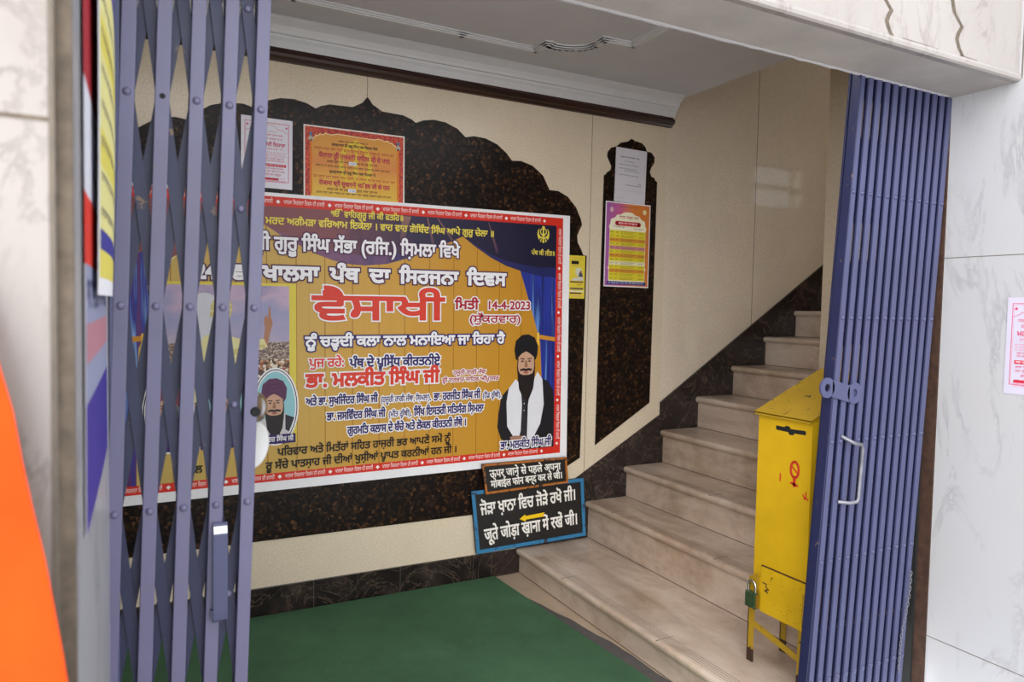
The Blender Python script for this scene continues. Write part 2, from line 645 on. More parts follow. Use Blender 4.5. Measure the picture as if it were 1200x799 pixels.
# dark marble skirting along the floor and up the stair
w = MB()
xs = [-1.0, -0.35, 0.02, 0.24, 0.678, 1.078, 1.555, 1.69]
for a, b in zip(xs[:-1], xs[1:]):
    w.box(a + 0.0012, b - 0.0012, D - 0.012, D, 0.0, 0.125, MAT['dark_marble'])
w.box(-1.0, 1.69, D - 0.009, D, 0.001, 0.1235, MAT['seam'])
struct(w.build('baseboard_back', bevel=0.001))
w = MB()
w.prism([(1.692, 0.0), (1.692, 0.256), (2.129, 0.502), (2.594, 0.764), (2.594, 0.0)], D - 0.008, D, 'y', MAT['dark_marble'])
w.prism([(2.597, 0.0), (2.597, 0.831), (3.892, 1.666), (6.0, 3.03), (6.0, 0.0)], D - 0.006, D + 0.008, 'y', MAT['dark_marble'])
struct(w.build('baseboard_stair'))

# wood strip and crown moulding under the ceiling
w = MB()
pw = [(D, 2.362), (D - 0.014, 2.364), (D - 0.02, 2.372), (D - 0.034, 2.378), (D - 0.04, 2.388), (D - 0.036, 2.4), (D - 0.024, 2.406), (D - 0.022, 2.414), (D, 2.414)]
w.prism(pw, -1.0, 2.615, 'x', MAT['wood'])
struct(w.build('trim_3'))
w = MB()
pc = [(D, 2.414), (D - 0.022, 2.414), (D - 0.026, 2.424), (D - 0.034, 2.44), (D - 0.044, 2.452), (D - 0.046, 2.46), (D - 0.056, 2.462), (D - 0.06, 2.474), (D - 0.07, 2.49), (D - 0.088, 2.502), (D - 0.094, 2.506), (D - 0.098, 2.52), (D, 2.52)]
w.prism(pc, -1.0, 2.625, 'x', MAT['plaster_white'])
struct(w.build('trim_4'))

# lobby ceiling with a raised plaster border
CZ = 2.52
w = MB()
w.box(-1.0, 2.66, 1.3, D, CZ, CZ + 0.16, MAT['plaster'])
struct(w.build('ceiling'))
w = MB()
def mould(path):
    for k, (hw, dz) in enumerate(((0.026, 0.006), (0.017, 0.012), (0.008, 0.017))):
        pts = [Vector((p[0], p[1], 0)) for p in path]
        for a, b in zip(pts[:-1], pts[1:]):
            d = (b - a).normalized()
            n = Vector((-d.y, d.x, 0)) * hw
            e = d * hw
            q = [a - e + n, a - e - n, b + e - n, b + e + n]
            z0, z1 = CZ, CZ - dz
            v = [(p.x, p.y, z0) for p in q] + [(p.x, p.y, z1) for p in q]
            w.add(v, [(4, 5, 6, 7), (0, 1, 5, 4), (1, 2, 6, 5), (2, 3, 7, 6), (3, 0, 4, 7)], MAT['plaster_white'])
arc = [(1.605 + 0.09 * (1 - math.cos(math.pi * k / 10)), 2.79 + 0.02 * math.sin(math.pi * k / 10) - 0.1 * (k / 10) ** 2.2) for k in range(11)]
mould([(-0.9, 2.86), (0.523, 2.87), (1.225, 2.878), (1.588, 2.882), (1.598, 2.79)] + arc + [(1.787, 2.62), (1.928, 2.61), (1.933, 2.31), (1.938, 1.46)])
struct(w.build('trim_5'))

# lobby side walls, stairwell shell
w = MB(); w.box(-1.2, -1.0, 0.9, D + 0.2, 0.0, 2.7, MAT['cream']); struct(w.build('wall_left'))
w = MB(); w.box(6.2, 6.4, 1.3, D + 0.2, 0.0, 4.3, MAT['cream']); struct(w.build('wall_right'))
w = MB(); w.box(2.5, 6.4, 1.3, D + 0.2, 4.3, 4.45, MAT['plaster']); struct(w.build('ceiling_stairwell'))
w = MB(); w.box(2.5, 2.66, 1.5, D + 0.2, CZ + 0.16, 4.3, MAT['cream']); struct(w.build('wall_upper'))
# dividing wall between the flights; its end shows beside the folded gate
w = MB(); w.box(3.16, 3.3, 1.5, 2.578, 0.0, 4.3, MAT['cream']); struct(w.build('wall_middle'))
# front wall of the stairwell with its high window
w = MB()
wx0, wx1, wz0, wz1 = 5.0, 5.68, 2.32, 2.76
w.box(PX + 0.05, wx0, 1.3, 1.5, 0.0, 4.3, MAT['cream'])
w.box(wx1, 6.2, 1.3, 1.5, 0.0, 4.3, MAT['cream'])
w.box(wx0, wx1, 1.3, 1.5, 0.0, wz0, MAT['cream'])
w.box(wx0, wx1, 1.3, 1.5, wz1, 4.3, MAT['cream'])
struct(w.build('wall_front'))
w = MB()
for k in range(11):
    x = wx0 + 0.05 + (wx1 - wx0 - 0.1) * k / 10
    w.box(x - 0.012, x + 0.012, 1.38, 1.4, wz0, wz1, MAT['black'])
for z in (wz0 + 0.02, 0.5 * (wz0 + wz1), wz1 - 0.02):
    w.box(wx0, wx1, 1.38, 1.4, z - 0.014, z + 0.014, MAT['black'])
struct(w.build('window_1'))

# marble side wall right of the gate, lintel, pillar at the left
w = MB()
w.box(PX, 3.0, -0.4, 1.30, -0.02, 3.6, MAT['marble'])
w.box(PX, 2.38, 1.30, 1.5, 0.0, 3.6, MAT['marble'])
for z in (0.285, 1.539):
    w.box(PX - 0.0005, PX + 0.001, -0.4, 1.45, z - 0.0012, z + 0.0012, MAT['seam'])
w.box(PX - 0.0005, PX + 0.001, 1.222, 1.226, 2.06, 3.6, MAT['seam'])
struct(w.build('wall_right_side'))
w = MB()
w.box(PX - 0.006, PX, 1.43, 1.5, 0.0, 2.053, MAT['rust'])
w.box(PX - 0.016, PX - 0.006, 1.47, 1.5, 0.0, 2.053, MAT['black'])
struct(w.build('trim_6'))

BZ = 2.053
w = MB()
w.box(-0.05, PX, 1.238, 1.43, BZ + 0.004, 3.6, MAT['beam_under'])
w.box(-0.05, PX, 1.232, 1.238, BZ + 0.02, 3.6, MAT['marble_warm'])
# rounded bottom lip of the facing
lip = [(1.226, BZ + 0.02), (1.224, BZ + 0.012), (1.226, BZ + 0.004), (1.232, BZ), (1.25, BZ), (1.25, BZ + 0.022), (1.232, BZ + 0.022)]
w.prism(lip, -0.05, PX, 'x', MAT['marble_warm'])
w.box(-0.05, PX, 1.25, 1.43, BZ, BZ + 0.006, MAT['beam_under'])
def ribbon(pts, wd, y):
    for a, b in zip(pts[:-1], pts[1:]):
        w.add([(a[0] - wd, y, a[1]), (a[0] + wd, y, a[1]), (b[0] + wd, y, b[1]), (b[0] - wd, y, b[1])], [(0, 1, 2, 3)], MAT['crack'])
for dx, dz, kk in ((0.0, 0.0, 1.0), (0.297, -0.0, 1.05)):
    base = [(1.690, 2.19), (1.699, 2.165), (1.716, 2.15), (1.729, 2.139), (1.717, 2.122), (1.712, 2.108), (1.722, 2.09), (1.736, 2.075), (1.738, 2.062)]
    up = [(1.70, 2.42), (1.74, 2.38), (1.72, 2.33), (1.75, 2.28), (1.69, 2.24)]
    pts = [(x + dx + (x - 1.7) * 0.25 * (dx > 0), 2.06 + (z - 2.06) * (1.22 if dx else 1.0)) for x, z in up + base]
    ribbon(pts, 0.0078, 1.2312)
for k in range(9):                                     # grime along the bottom lip
    x = 1.62 + 0.7 * random.random() ** 0.8
    l = 0.02 + 0.05 * random.random()
    z = BZ + 0.020 + 0.003 * random.random()
    w.box(x - l, min(x + l, PX), 1.2312, 1.2322, z, z + 0.0022, MAT['crack'])
struct(w.build('wall_lintel'))
w = MB()
# ragged plaster along the back edge of the lintel
pts = [(-0.05 + 0.03 * k, 1.430 + 0.006 * random.random()) for k in range(79)]
w.prism([(-0.05, 1.42)] + pts + [(2.3, 1.42)], BZ - 0.0005, BZ + 0.012, 'z', MAT['plaster'])
struct(w.build('trim_7'))

w = MB()
w.box(-1.6, -0.062, 0.70, 0.72, -0.02, 3.6, MAT['marble_pink'])
w.box(-1.6, -0.05, 0.72, 1.52, -0.02, 3.6, MAT['marble'])
w.box(-0.062, -0.05, 0.708, 0.72, -0.02, 3.6, MAT['crack'])
w.box(-0.066, -0.062, 0.699, 0.701, -0.02, 3.6, MAT['seam'])
w.box(-1.6, -0.062, 0.6993, 0.7004, 1.494, 1.4975, MAT['crack'])
w.box(-0.8, -0.798, 0.6993, 0.7004, -0.02, 3.6, MAT['crack'])
struct(w.build('wall_left_pillar'))

# floor and the street before the door
w = MB(); w.box(-1.0, 1.72, 1.2, D, -0.05, 0.0, MAT['floor']); struct(w.build('floor'))
w = MB(); w.box(-4, 6, -6, 1.2, -0.07, -0.02, MAT['street']); struct(w.build('ground'))

# ================================================================== STAIRCASE
stair = thing('staircase', 'beige marble staircase with rounded nosings climbing right along the back wall', 'staircase', (1.7, 2.3, 0))
ST = [(1.693, 0.126), (2.107, 0.324), (2.353, 0.492), (2.603, 0.677), (2.855, 0.857), (3.121, 1.03), (3.379, 1.203), (3.634, 1.366), (3.89, 1.54), (4.15, 1.71), (4.41, 1.88), (4.67, 2.05)]
for i, (x, z) in enumerate(ST):
    xn = ST[i + 1][0] + 0.03 if i + 1 < len(ST) else x + 1.4
    zb = ST[i - 1][1] if i else 0.0
    y0, y1 = (1.502 if i < 5 else 2.58), D - 0.001
    th = 0.032
    t = MB()
    prof = [(xn, z), (x + 0.014, z), (x + 0.006, z - 0.003), (x + 0.001, z - 0.009), (x, z - 0.016), (x + 0.002, z - 0.024), (x + 0.008, z - th), (xn, z - th)]
    t.prism([(a - 1.7, b) for a, b in prof], y0 - 2.3, y1 - 2.3, 'y', MAT['stair'])
    if i < 3:
        for k in range(4):
            g = x + 0.03 + 0.012 * k - 1.7
            ya = (y0, 1.502, 1.502)[i]
            yb = (3.02, 2.85, 2.8)[i]
            t.box(g, g + 0.0018, ya - 2.3, yb - 2.3, z - 0.001, z + 0.0003, MAT['seam'])
        for yy in ((2.05, 2.72), (2.93, 2.2), (2.5,))[i]:
            t.box(x - 1.6995, x + 0.085 - 1.7, yy - 2.3, yy + 0.002 - 2.3, z - 0.001, z + 0.0004, MAT['crack'])
    tr = t.build('step', stair)
    r = MB()
    r.box(x + 0.02 - 1.7, x + 0.06 - 1.7, y0 - 2.3, y1 - 2.3, zb, z - th, MAT['stair'])
    r.box(x + 0.0192 - 1.7, x + 0.021 - 1.7, y0 - 2.3, y1 - 2.3, zb, zb + 0.003, MAT['crack'])
    r.build('riser', tr)

# ================================================================== CARPET
carpet = thing('carpet', 'green carpet covering the lobby floor up to the stair', 'carpet', (0.5, 2.2, 0))
w = MB()
edge = [(1.566, 3.150), (1.578, 2.95), (1.601, 2.6), (1.622, 2.3), (1.639, 2.111), (1.652, 1.8), (1.66, 1.56)]
w.prism([(x - 0.5, y - 2.2) for x, y in [(-0.99, 1.56), (-0.99, 3.150)] + edge], 0.003, 0.009, 'z', MAT['carpet'])
w.build('pile', carpet)
w = MB()
edge2 = [(1.575, 3.0), (1.59, 2.86), (1.614, 2.76), (1.63, 2.66), (1.655, 2.57), (1.662, 2.485), (1.672, 2.40), (1.69, 2.33), (1.695, 2.24), (1.70, 2.2), (1.698, 2.05), (1.706, 1.98), (1.700, 1.8), (1.71, 1.58)]
w.prism([(x - 0.5, y - 2.2) for x, y in [(1.2, 1.58), (1.2, 3.0)] + edge2], 0.0005, 0.004, 'z', MAT['underlay'])
tag(w.build('underlay', carpet), 'grey underlay sticking out along the stair')

# ================================================================== FOLDING GATES
def sbox(mb, x0, x1, y0, y1, z0, z1, sh, m):
    v = [(x0 + sh * z0, y0, z0), (x1 + sh * z0, y0, z0), (x1 + sh * z0, y1, z0), (x0 + sh * z0, y1, z0),
         (x0 + sh * z1, y0, z1), (x1 + sh * z1, y0, z1), (x1 + sh * z1, y1, z1), (x0 + sh * z1, y1, z1)]
    mb.add(v, [(0, 3, 2, 1), (4, 5, 6, 7), (0, 1, 5, 4), (1, 2, 6, 5), (2, 3, 7, 6), (3, 0, 4, 7)], m)

ROWS = [0.245, 0.61, 0.97, 1.34, 1.712, 2.085]
ZT = 2.2
def rivet_mb(m):
    r = MB()
    prof = [(0.0072, 0.0), (0.0068, -0.002), (0.005, -0.0042), (0.0025, -0.0052)]
    n = 12
    v = [(a * math.cos(2 * math.pi * k / n), y, a * math.sin(2 * math.pi * k / n)) for a, y in prof for k in range(n)]
    f = [(i * n + k, i * n + (k + 1) % n, (i + 1) * n + (k + 1) % n, (i + 1) * n + k) for i in range(len(prof) - 1) for k in range(n)]
    f.append(tuple(range(3 * n, 4 * n)))
    r.add(v, f, m, True)
    return r

def make_gate(root, x0, pitch, n, sh, mat, hw, skip=()):
    """pickets of paired channels with crossed flat bars riveted between them (coordinates from the root)"""
    proto = rproto = None
    for i in range(n):
        if proto is None:
            p = MB()
            sbox(p, -hw, hw, -0.021, -0.014, 0.015, ZT, sh, mat)
            sbox(p, -hw + 0.004, hw - 0.004, -0.014, -0.0052, 0.015, ZT, sh, MAT['blue_shade'])
            sbox(p, -hw, hw, 0.014, 0.021, 0.015, ZT, sh, MAT['blue_shade'])
            sbox(p, -hw + 0.004, hw - 0.004, 0.0052, 0.014, 0.015, ZT, sh, MAT['blue_shade'])
            proto = o = p.build('picket', root, (x0, 0, 0), bevel=0.0012)
        else:
            o = cp(proto, root, (x0 + pitch * i, 0, 0))
        for j, z in enumerate(ROWS[:-1]):
            if (i, j) in skip:
                h = MB(); h.prism([(0.005 * math.cos(k * math.pi / 6), 0.005 * math.sin(k * math.pi / 6)) for k in range(12)], -0.0214, -0.0208, 'y', MAT['black'])
                h.build('rivet_hole', o, (sh * z, 0, z))
                continue
            if rproto is None:
                rproto = rivet_mb(mat).build('rivet', o, (sh * z, -0.0208, z))
            else:
                cp(rproto, o, (sh * z, -0.0208, z))
    # crossed flat bars: straight diagonals through the rivets
    def flat(pa, pb, y, nm='lattice_bar'):
        (xa, za), (xb, zb) = pa, pb
        d = Vector((xb - xa, zb - za)).normalized()
        e = d * 0.014
        nn = Vector((-d.y, d.x)) * 0.0105
        xa -= e.x; za -= e.y; xb += e.x; zb += e.y
        q = [(xa + nn.x, za + nn.y), (xa - nn.x, za - nn.y), (xb - nn.x, zb - nn.y), (xb + nn.x, zb + nn.y)]
        b = MB()
        b.prism(q, y - 0.0018, y + 0.0018, 'y', MAT['blue_shade'])
        return b.build(nm, root)
    nx, nz = n - 1, len(ROWS) - 1
    P = lambda i, j: (x0 + pitch * i + sh * ROWS[j], ROWS[j])
    for dirn in (1, -1):
        starts = []
        for i in range(nx + 1):
            for j in range(nz + 1):
                pi, pj = i - 1, j - dirn
                if (pi < 0 or pj < 0 or pj > nz):
                    starts.append((i, j))
        for i, j in starts:
            a, b = i, j
            while a + 1 <= nx and 0 <= b + dirn <= nz:
                a += 1; b += dirn
            if a > i:
                flat(P(i, j), P(a, b), 0.003 * dirn)
    return rproto

G1 = thing('folding_gate', 'blue steel lattice gate pulled part open beside the left marble pillar', 'gate', (0.08, GY, 0))
rv = make_gate(G1, -0.151, 0.0555, 5, 0.030, MAT['blue_lifted'], 0.0118, skip={(1, 4)})
w = MB()
sbox(w, -0.128 - 0.006, -0.128 + 0.010, -0.02, 0.02, 0.0, ZT, 0.004, MAT['blue'])
w.build('jamb_channel', G1, bevel=0.001)
for j in range(5):
    z = 0.5 * (ROWS[j] + ROWS[j + 1])
    cp(rv, G1, (-0.151 + 0.0555 * 3.5 + 0.03 * z, -0.0048, z))
    for s_ in (1, -1):
        b = MB()
        xa, xb = -0.128, -0.151
        za, zb = ROWS[j + (s_ < 0)], ROWS[j + (s_ > 0)]
        b.prism([(xa + 0.0 - 0.008, za), (xa + 0.008, za), (xb + 0.03 * zb + 0.008, zb), (xb + 0.03 * zb - 0.008, zb)], 0.003 * s_ - 0.0018, 0.003 * s_ + 0.0018, 'y', MAT['blue_shade'])
        b.build('lattice_bar', G1)
# bolt housing on the fourth picket
w = MB()
pr = [(-0.021, 0.745), (-0.034, 0.752), (-0.036, 0.77), (-0.036, 0.915), (-0.034, 0.928), (-0.026, 0.936), (-0.021, 0.937)]
w.prism(pr, 0.0385, 0.0635, 'x', MAT['blue'])
bh = w.build('bolt_housing', G1, bevel=0.0025)
w = MB(); w.prism([(-0.0328, 0.9315), (-0.0362, 0.922), (-0.0366, 0.9185), (-0.035, 0.919), (-0.033, 0.926)], 0.0395, 0.0625, 'x', MAT['steel'])
tag(w.build('worn_edge', bh), 'bare metal edge')
w = MB(); w.box(0.034, 0.041, -0.03, -0.021, 0.757, 0.772, MAT['blue']); w.build('bolt_stop', bh)

# round shutter lock hanging on the last picket
LK = thing('shutter_lock', 'round bright steel shutter lock fixed behind the gate edge at hand height', 'lock', (0.192, GY, 1.0))
def disc(mb, cx, cz, r, y0, y1, m, rim=0.004):
    n = 36
    prof = [(r, y1), (r, y0 + rim), (r - rim * 0.5, y0 + rim * 0.3), (r - rim, y0), (r - rim * 1.8, y0 + rim * 0.6), (0.001, y0 + rim * 0.4)]
    v = [(cx + a * math.cos(2 * math.pi * k / n), y, cz + a * math.sin(2 * math.pi * k / n)) for a, y in prof for k in range(n)]
    f = [(i * n + k, i * n + (k + 1) % n, (i + 1) * n + (k + 1) % n, (i + 1) * n + k) for i in range(len(prof) - 1) for k in range(n)]
    f += [tuple(range(len(prof) * n - n, len(prof) * n)), tuple(reversed(range(n)))]
    mb.add(v, f, m, True)
w = MB(); disc(w, 0, 0, 0.0485, -0.006, 0.006, MAT['white_disc'], 0.005); w.build('cover_disc', LK, loc=(0.006, 0.045, 0.066), rot=(0, 0, 0.78))
w = MB(); disc(w, 0.002, 0.142, 0.0095, -0.024, -0.0205, MAT['black'], 0.003); w.build('boss', LK)
w = MB()
disc(w, 0, 0, 0.030, -0.008, 0.008, MAT['steel'], 0.006)
w.build('lock_barrel', LK, loc=(0.012, 0.034, 0.142), rot=(0, 0, 0.85))
w = MB(); w.box(-0.010, 0.004, 0.0215, 0.027, 0.03, 0.15, MAT['steel_worn']); w.build('mounting_plate', LK)

G2 = thing('folding_gate', 'blue steel lattice gate folded into a tight stack against the right marble wall', 'gate', (2.0, GY, 0))
make_gate(G2, 1.757 - 2.0, 0.0387, 12, 0.066, MAT['blue'], 0.0100)
w = MB()
sbox(w, 1.728 - 2.0, 1.7325 - 2.0, -0.024, 0.006, 0.0, ZT, 0.0735, MAT['blue_shade'])
w.build('leading_stile', G2, bevel=0.001)
# hasp with two eyes
def ring_plate(mb, cx, cz, ro, ri, y0, y1, m, n=28, a0=0.0):
    for k in range(n):
        a, b = 2 * math.pi * k / n, 2 * math.pi * (k + 1) / n
        P = lambda r, t, y: (cx + r * math.cos(t), y, cz + r * math.sin(t))
        mb.add([P(ri, a, y0), P(ro, a, y0), P(ro, b, y0), P(ri, b, y0), P(ri, a, y1), P(ro, a, y1), P(ro, b, y1), P(ri, b, y1)],
               [(0, 1, 2, 3), (7, 6, 5, 4), (1, 5, 6, 2), (0, 3, 7, 4)], m)
w = MB()
ring_plate(w, 1.785 - 2.0, 1.134, 0.030, 0.012, -0.0275, -0.022, MAT['blue'])
ring_plate(w, 1.905 - 2.0, 1.114, 0.032, 0.012, -0.0275, -0.022, MAT['blue'])
w.prism([(1.806 - 2.0, 1.106), (1.882 - 2.0, 1.087), (1.882 - 2.0, 1.138), (1.806 - 2.0, 1.157)], -0.0275, -0.022, 'y', MAT['blue'])
w.build('hasp', G2)
w = MB(); w.tube([(1.862 - 2.0, -0.021, 0.985), (1.872 - 2.0, -0.05, 0.972), (1.89 - 2.0, -0.052, 0.965), (1.912 - 2.0, -0.052, 0.962), (1.918 - 2.0, -0.052, 0.95), (1.909 - 2.0, -0.052, 0.80), (1.903 - 2.0, -0.05, 0.789), (1.88 - 2.0, -0.045, 0.787), (1.858 - 2.0, -0.021, 0.787)], 0.0058, MAT['steel_worn'], 10)
tag(w.build('pull_handle', G2), 'worn grey pull handle')

# thin chain
CH = thing('chain', 'thin rusty chain hanging down the right folded gate', 'chain', (2.2, GY - 0.031, 0.52))
ca, cb = Vector((2.209, 0, 0.517)), Vector((2.166, 0, 0.205))
nl_ = 26
lk = None
for k in range(nl_):
    t = k / (nl_ - 1)
    p = ca.lerp(cb, t) - Vector((2.2, 0, 0.52)) + Vector((0.006 * math.sin(7 * t) , -0.001, 0))
    if lk is None:
        m = MB()
        pts = [(0.0032 * math.cos(a), 0, 0.0085 * math.sin(a)) for a in [2 * math.pi * q / 12 for q in range(13)]]
        m.tube(pts, 0.0011, MAT['steel_worn'], 6, cap=False)
        lk = o = m.build('chain_link', CH, p)
    else:
        o = cp(lk, CH, p)
    o.rotation_euler = (0, 0.1, 0.5 if k % 2 else -0.7)

# ================================================================== DONATION BOX
BX = thing('donation_box', 'yellow painted metal donation box on legs standing on the lowest stair', 'donation box', (1.9, 1.68, 0.126))
bx = lambda x, y, z: (x - 1.9, y - 1.68, z - 0.126)
y0, y1, xb = 1.565, 1.787, 2.2
w = MB()
zb, zf, zk = 0.327, 1.012, 1.135
def quad(mb, pts, m): mb.add([bx(*p) for p in pts], [(0, 1, 2, 3)], m)
quad(w, [(1.9, y0, zb), (1.9, y1, zb), (1.9, y1, zf), (1.9, y0, zf)], MAT['yellow'])
quad(w, [(xb, y0, zb), (xb, y1, zb), (xb, y1, zk), (xb, y0, zk)], MAT['yellow'])
quad(w, [(1.9, y1, zb), (xb, y1, zb), (xb, y1, zk), (1.9, y1, zf)], MAT['yellow'])
quad(w, [(1.9, y0, zb), (xb, y0, zb), (xb, y0, zk), (1.9, y0, zf)], MAT['yellow'])
quad(w, [(1.9, y0, zb), (xb, y0, zb), (xb, y1, zb), (1.9, y1, zb)], MAT['yellow'])
body = w.build('body', BX)
# ragged coin slot, rust on the edges, red painted marks
pb = MB()
def fb(u, v, l): return bx(1.9 - 0.0004 * l, u, v)
pp = Print(pb, fb)
pp.poly([(1.712, 0.972), (1.675, 0.972), (1.672, 0.977), (1.655, 0.977), (1.65, 0.969), (1.592, 0.972), (1.588, 0.966), (1.59, 0.958), (1.635, 0.957), (1.638, 0.95), (1.655, 0.949), (1.66, 0.957), (1.71, 0.958)], MAT['black'], 1)
tag(pb.build('coin_slot', body), 'black ragged coin slot')
red = ink('c03524')
def mark(lines):
    pb = MB(); pp = Print(pb, fb)
    for pts, wd in lines: pp.line(pts, wd, red, 1)
    tag(pb.build('painted_mark', body), 'red hand painted mark')
cu, cv = 1.628, 0.838
ringp = [(cu + 0.016 * math.cos(a), cv + 0.026 * math.sin(a)) for a in [2 * math.pi * k / 18 for k in range(19)]]
mark([(ringp, 0.009), ([(cu - 0.016, cv - 0.012), (cu + 0.016, cv + 0.012)], 0.006), ([(cu, cv - 0.026), (cu, cv - 0.052)], 0.012), ([(cu - 0.012, cv - 0.05), (cu + 0.012, cv - 0.046)], 0.008)])
mark([([(1.686, 0.79), (1.686, 0.812)], 0.006)])
mark([([(1.592, 0.765), (1.585, 0.752), (1.578, 0.756), (1.572, 0.75)], 0.005), ([(1.582, 0.752), (1.58, 0.774)], 0.005)])
w = MB()
sl = (zk - zf) / (xb - 1.9)
v = [bx(1.886, y0 - 0.008, zf - 0.006), bx(xb + 0.01, y0 - 0.008, zk + 0.01), bx(xb + 0.01, y1 + 0.006, zk + 0.01), bx(1.886, y1 + 0.006, zf - 0.006)]
v2 = [(p[0], p[1], p[2] + 0.006) for p in v]
w.add(v + v2, [(0, 3, 2, 1), (4, 5, 6, 7), (0, 1, 5, 4), (1, 2, 6, 5), (2, 3, 7, 6), (3, 0, 4, 7)], MAT['yellow_dark'])
v = [bx(1.886, y0 - 0.008, zf - 0.012), bx(1.889, y0 - 0.008, zf - 0.012), bx(1.889, y1 + 0.006, zf - 0.012), bx(1.886, y1 + 0.006, zf - 0.012)]
v2 = [(p[0], p[1], p[2] + 0.009) for p in v]
w.add(v + v2, [(0, 3, 2, 1), (4, 5, 6, 7), (0, 1, 5, 4), (1, 2, 6, 5), (2, 3, 7, 6), (3, 0, 4, 7)], MAT['yellow_dark'])
tag(w.build('sloping_lid', BX), 'duller yellow sloping lid')
w = MB()
dpts = [(1.748, 0.478), (1.563, 0.478), (1.563, 0.322), (1.748, 0.322), (1.748, 0.385), (1.762, 0.402), (1.762, 0.425), (1.748, 0.44)]
w.prism([(y - 1.68, z - 0.126) for y, z in dpts], -0.006, -0.0008, 'x', MAT['yellow'])
door = w.build('door', BX, bevel=0.001)
w = MB()
w.prism([(y - 1.68, z - 0.126) for y, z in [(1.75, 0.483), (1.56, 0.4835), (1.56, 0.479), (1.75, 0.478)]], -0.0012, -0.0002, 'x', MAT['rust'])
w.prism([(y - 1.68, z - 0.126) for y, z in [(1.7525, 0.48), (1.7485, 0.48), (1.7485, 0.43), (1.7525, 0.43)]], -0.0012, -0.0002, 'x', MAT['rust'])
w.build('door_gap', body)
w = MB(); w.tube([bx(1.892, 1.5655, 0.335), bx(1.892, 1.5655, 0.445)], 0.005, MAT['yellow_dark'], 10); w.build('hinge', door)
pb = MB(); pp = Print(pb, lambda u, v, l: bx(1.894 - 0.0005 * l, u, v))
pp.line([(1.738, 0.425), (1.722, 0.424), (1.724, 0.412), (1.712, 0.408), (1.724, 0.403), (1.716, 0.396), (1.73, 0.40)], 0.004, MAT['rust'], 1)
pp.ell(1.70, 0.452, 0.0035, 0.003, MAT['black'], 1, 10)
for k in range(26):
    pp.ell(1.575 + 0.15 * random.random(), 0.335 + 0.135 * random.random(), 0.0012 + 0.001 * random.random(), 0.0015, MAT['rust'], 1, 7)
pb.build('keyhole', door)
w = MB()
w.prism([(y - 1.68, z - 0.126) for y, z in [(1.792, 0.43), (1.755, 0.452), (1.75, 0.43), (1.75, 0.395), (1.76, 0.385), (1.785, 0.38), (1.792, 0.39)]], -0.014, -0.009, 'x', MAT['yellow_dark'])
w.build('latch', BX, bevel=0.001)
# legs: angle iron
def leg(yc, xc, zt, zbot, sg, footm):
    l = MB()
    v0 = bx(xc, yc, 0)
    l.box(v0[0], v0[0] + 0.004, min(v0[1], v0[1] + sg * 0.026), max(v0[1], v0[1] + sg * 0.026), zbot - 0.126, zt - 0.126, MAT['yellow_dark'])
    l.box(v0[0], v0[0] + 0.024, min(v0[1], v0[1] + sg * 0.004), max(v0[1], v0[1] + sg * 0.004), zbot - 0.126, zt - 0.126, MAT['yellow_dark'])
    o = l.build('leg', BX)
    f = MB()
    f.box(v0[0] - 0.0006, v0[0] + 0.0046, min(v0[1], v0[1] + sg * 0.0265), max(v0[1], v0[1] + sg * 0.0265), zbot - 0.126, zbot - 0.126 + 0.045, footm)
    tag(f.build('foot', o), 'rusted foot')
leg(1.803, 1.897, 0.40, 0.1265, -1, MAT['rust'])
leg(1.562, 1.897, 0.34, 0.1265, 1, MAT['rust'])
leg(1.80, 2.055, 0.34, 0.1265, -1, MAT['rust'])
leg(1.566, 2.055, 0.34, 0.1265, 1, MAT['rust'])
w = MB()
v = []
for y, z in ((1.80, 0.262), (1.562, 0.212)):
    for dx, dz in ((0, 0), (0.004, 0), (0.004, 0.022), (0, 0.022)):
        v.append(bx(1.8975 + dx, y, z + dz - 0.004))
w.add(v, [(0, 1, 2, 3), (7, 6, 5, 4), (0, 4, 5, 1), (1, 5, 6, 2), (2, 6, 7, 3), (3, 7, 4, 0)], MAT['yellow_dark'])
w.build('crossbar', BX)

PL = thing('padlock', 'small green padlock with steel shackle on the yellow box latch', 'padlock', (1.878, 1.768, 0.33))
w = MB()
w.box(-0.012, 0.006, -0.024, 0.024, 0.0, 0.056, MAT['green_brass'])
w.build('lock_body', PL, bevel=0.004)
w = MB(); w.box(-0.0095, 0.0035, -0.026, -0.0235, 0.004, 0.052, MAT['brass']); tag(w.build('side_plate', PL), 'brass side plate')
w = MB()
w.tube([(-0.003, -0.016, 0.05), (-0.003, -0.016, 0.075)] + [(-0.003, -0.016 * math.cos(a), 0.075 + 0.018 * math.sin(a)) for a in [math.pi * k / 10 for k in range(1, 10)]] + [(-0.003, 0.016, 0.075), (-0.003, 0.016, 0.05)], 0.0042, MAT['steel'], 10)
w.build('shackle', PL)
for yy, zz in ((-0.018, 0.008), (0.018, 0.008), (-0.018, 0.048), (0.018, 0.048)):
    w = MB(); w.tube([(-0.0115, yy, zz), (-0.0135, yy, zz)], 0.003, MAT['steel'], 8); w.build('rivet', PL)

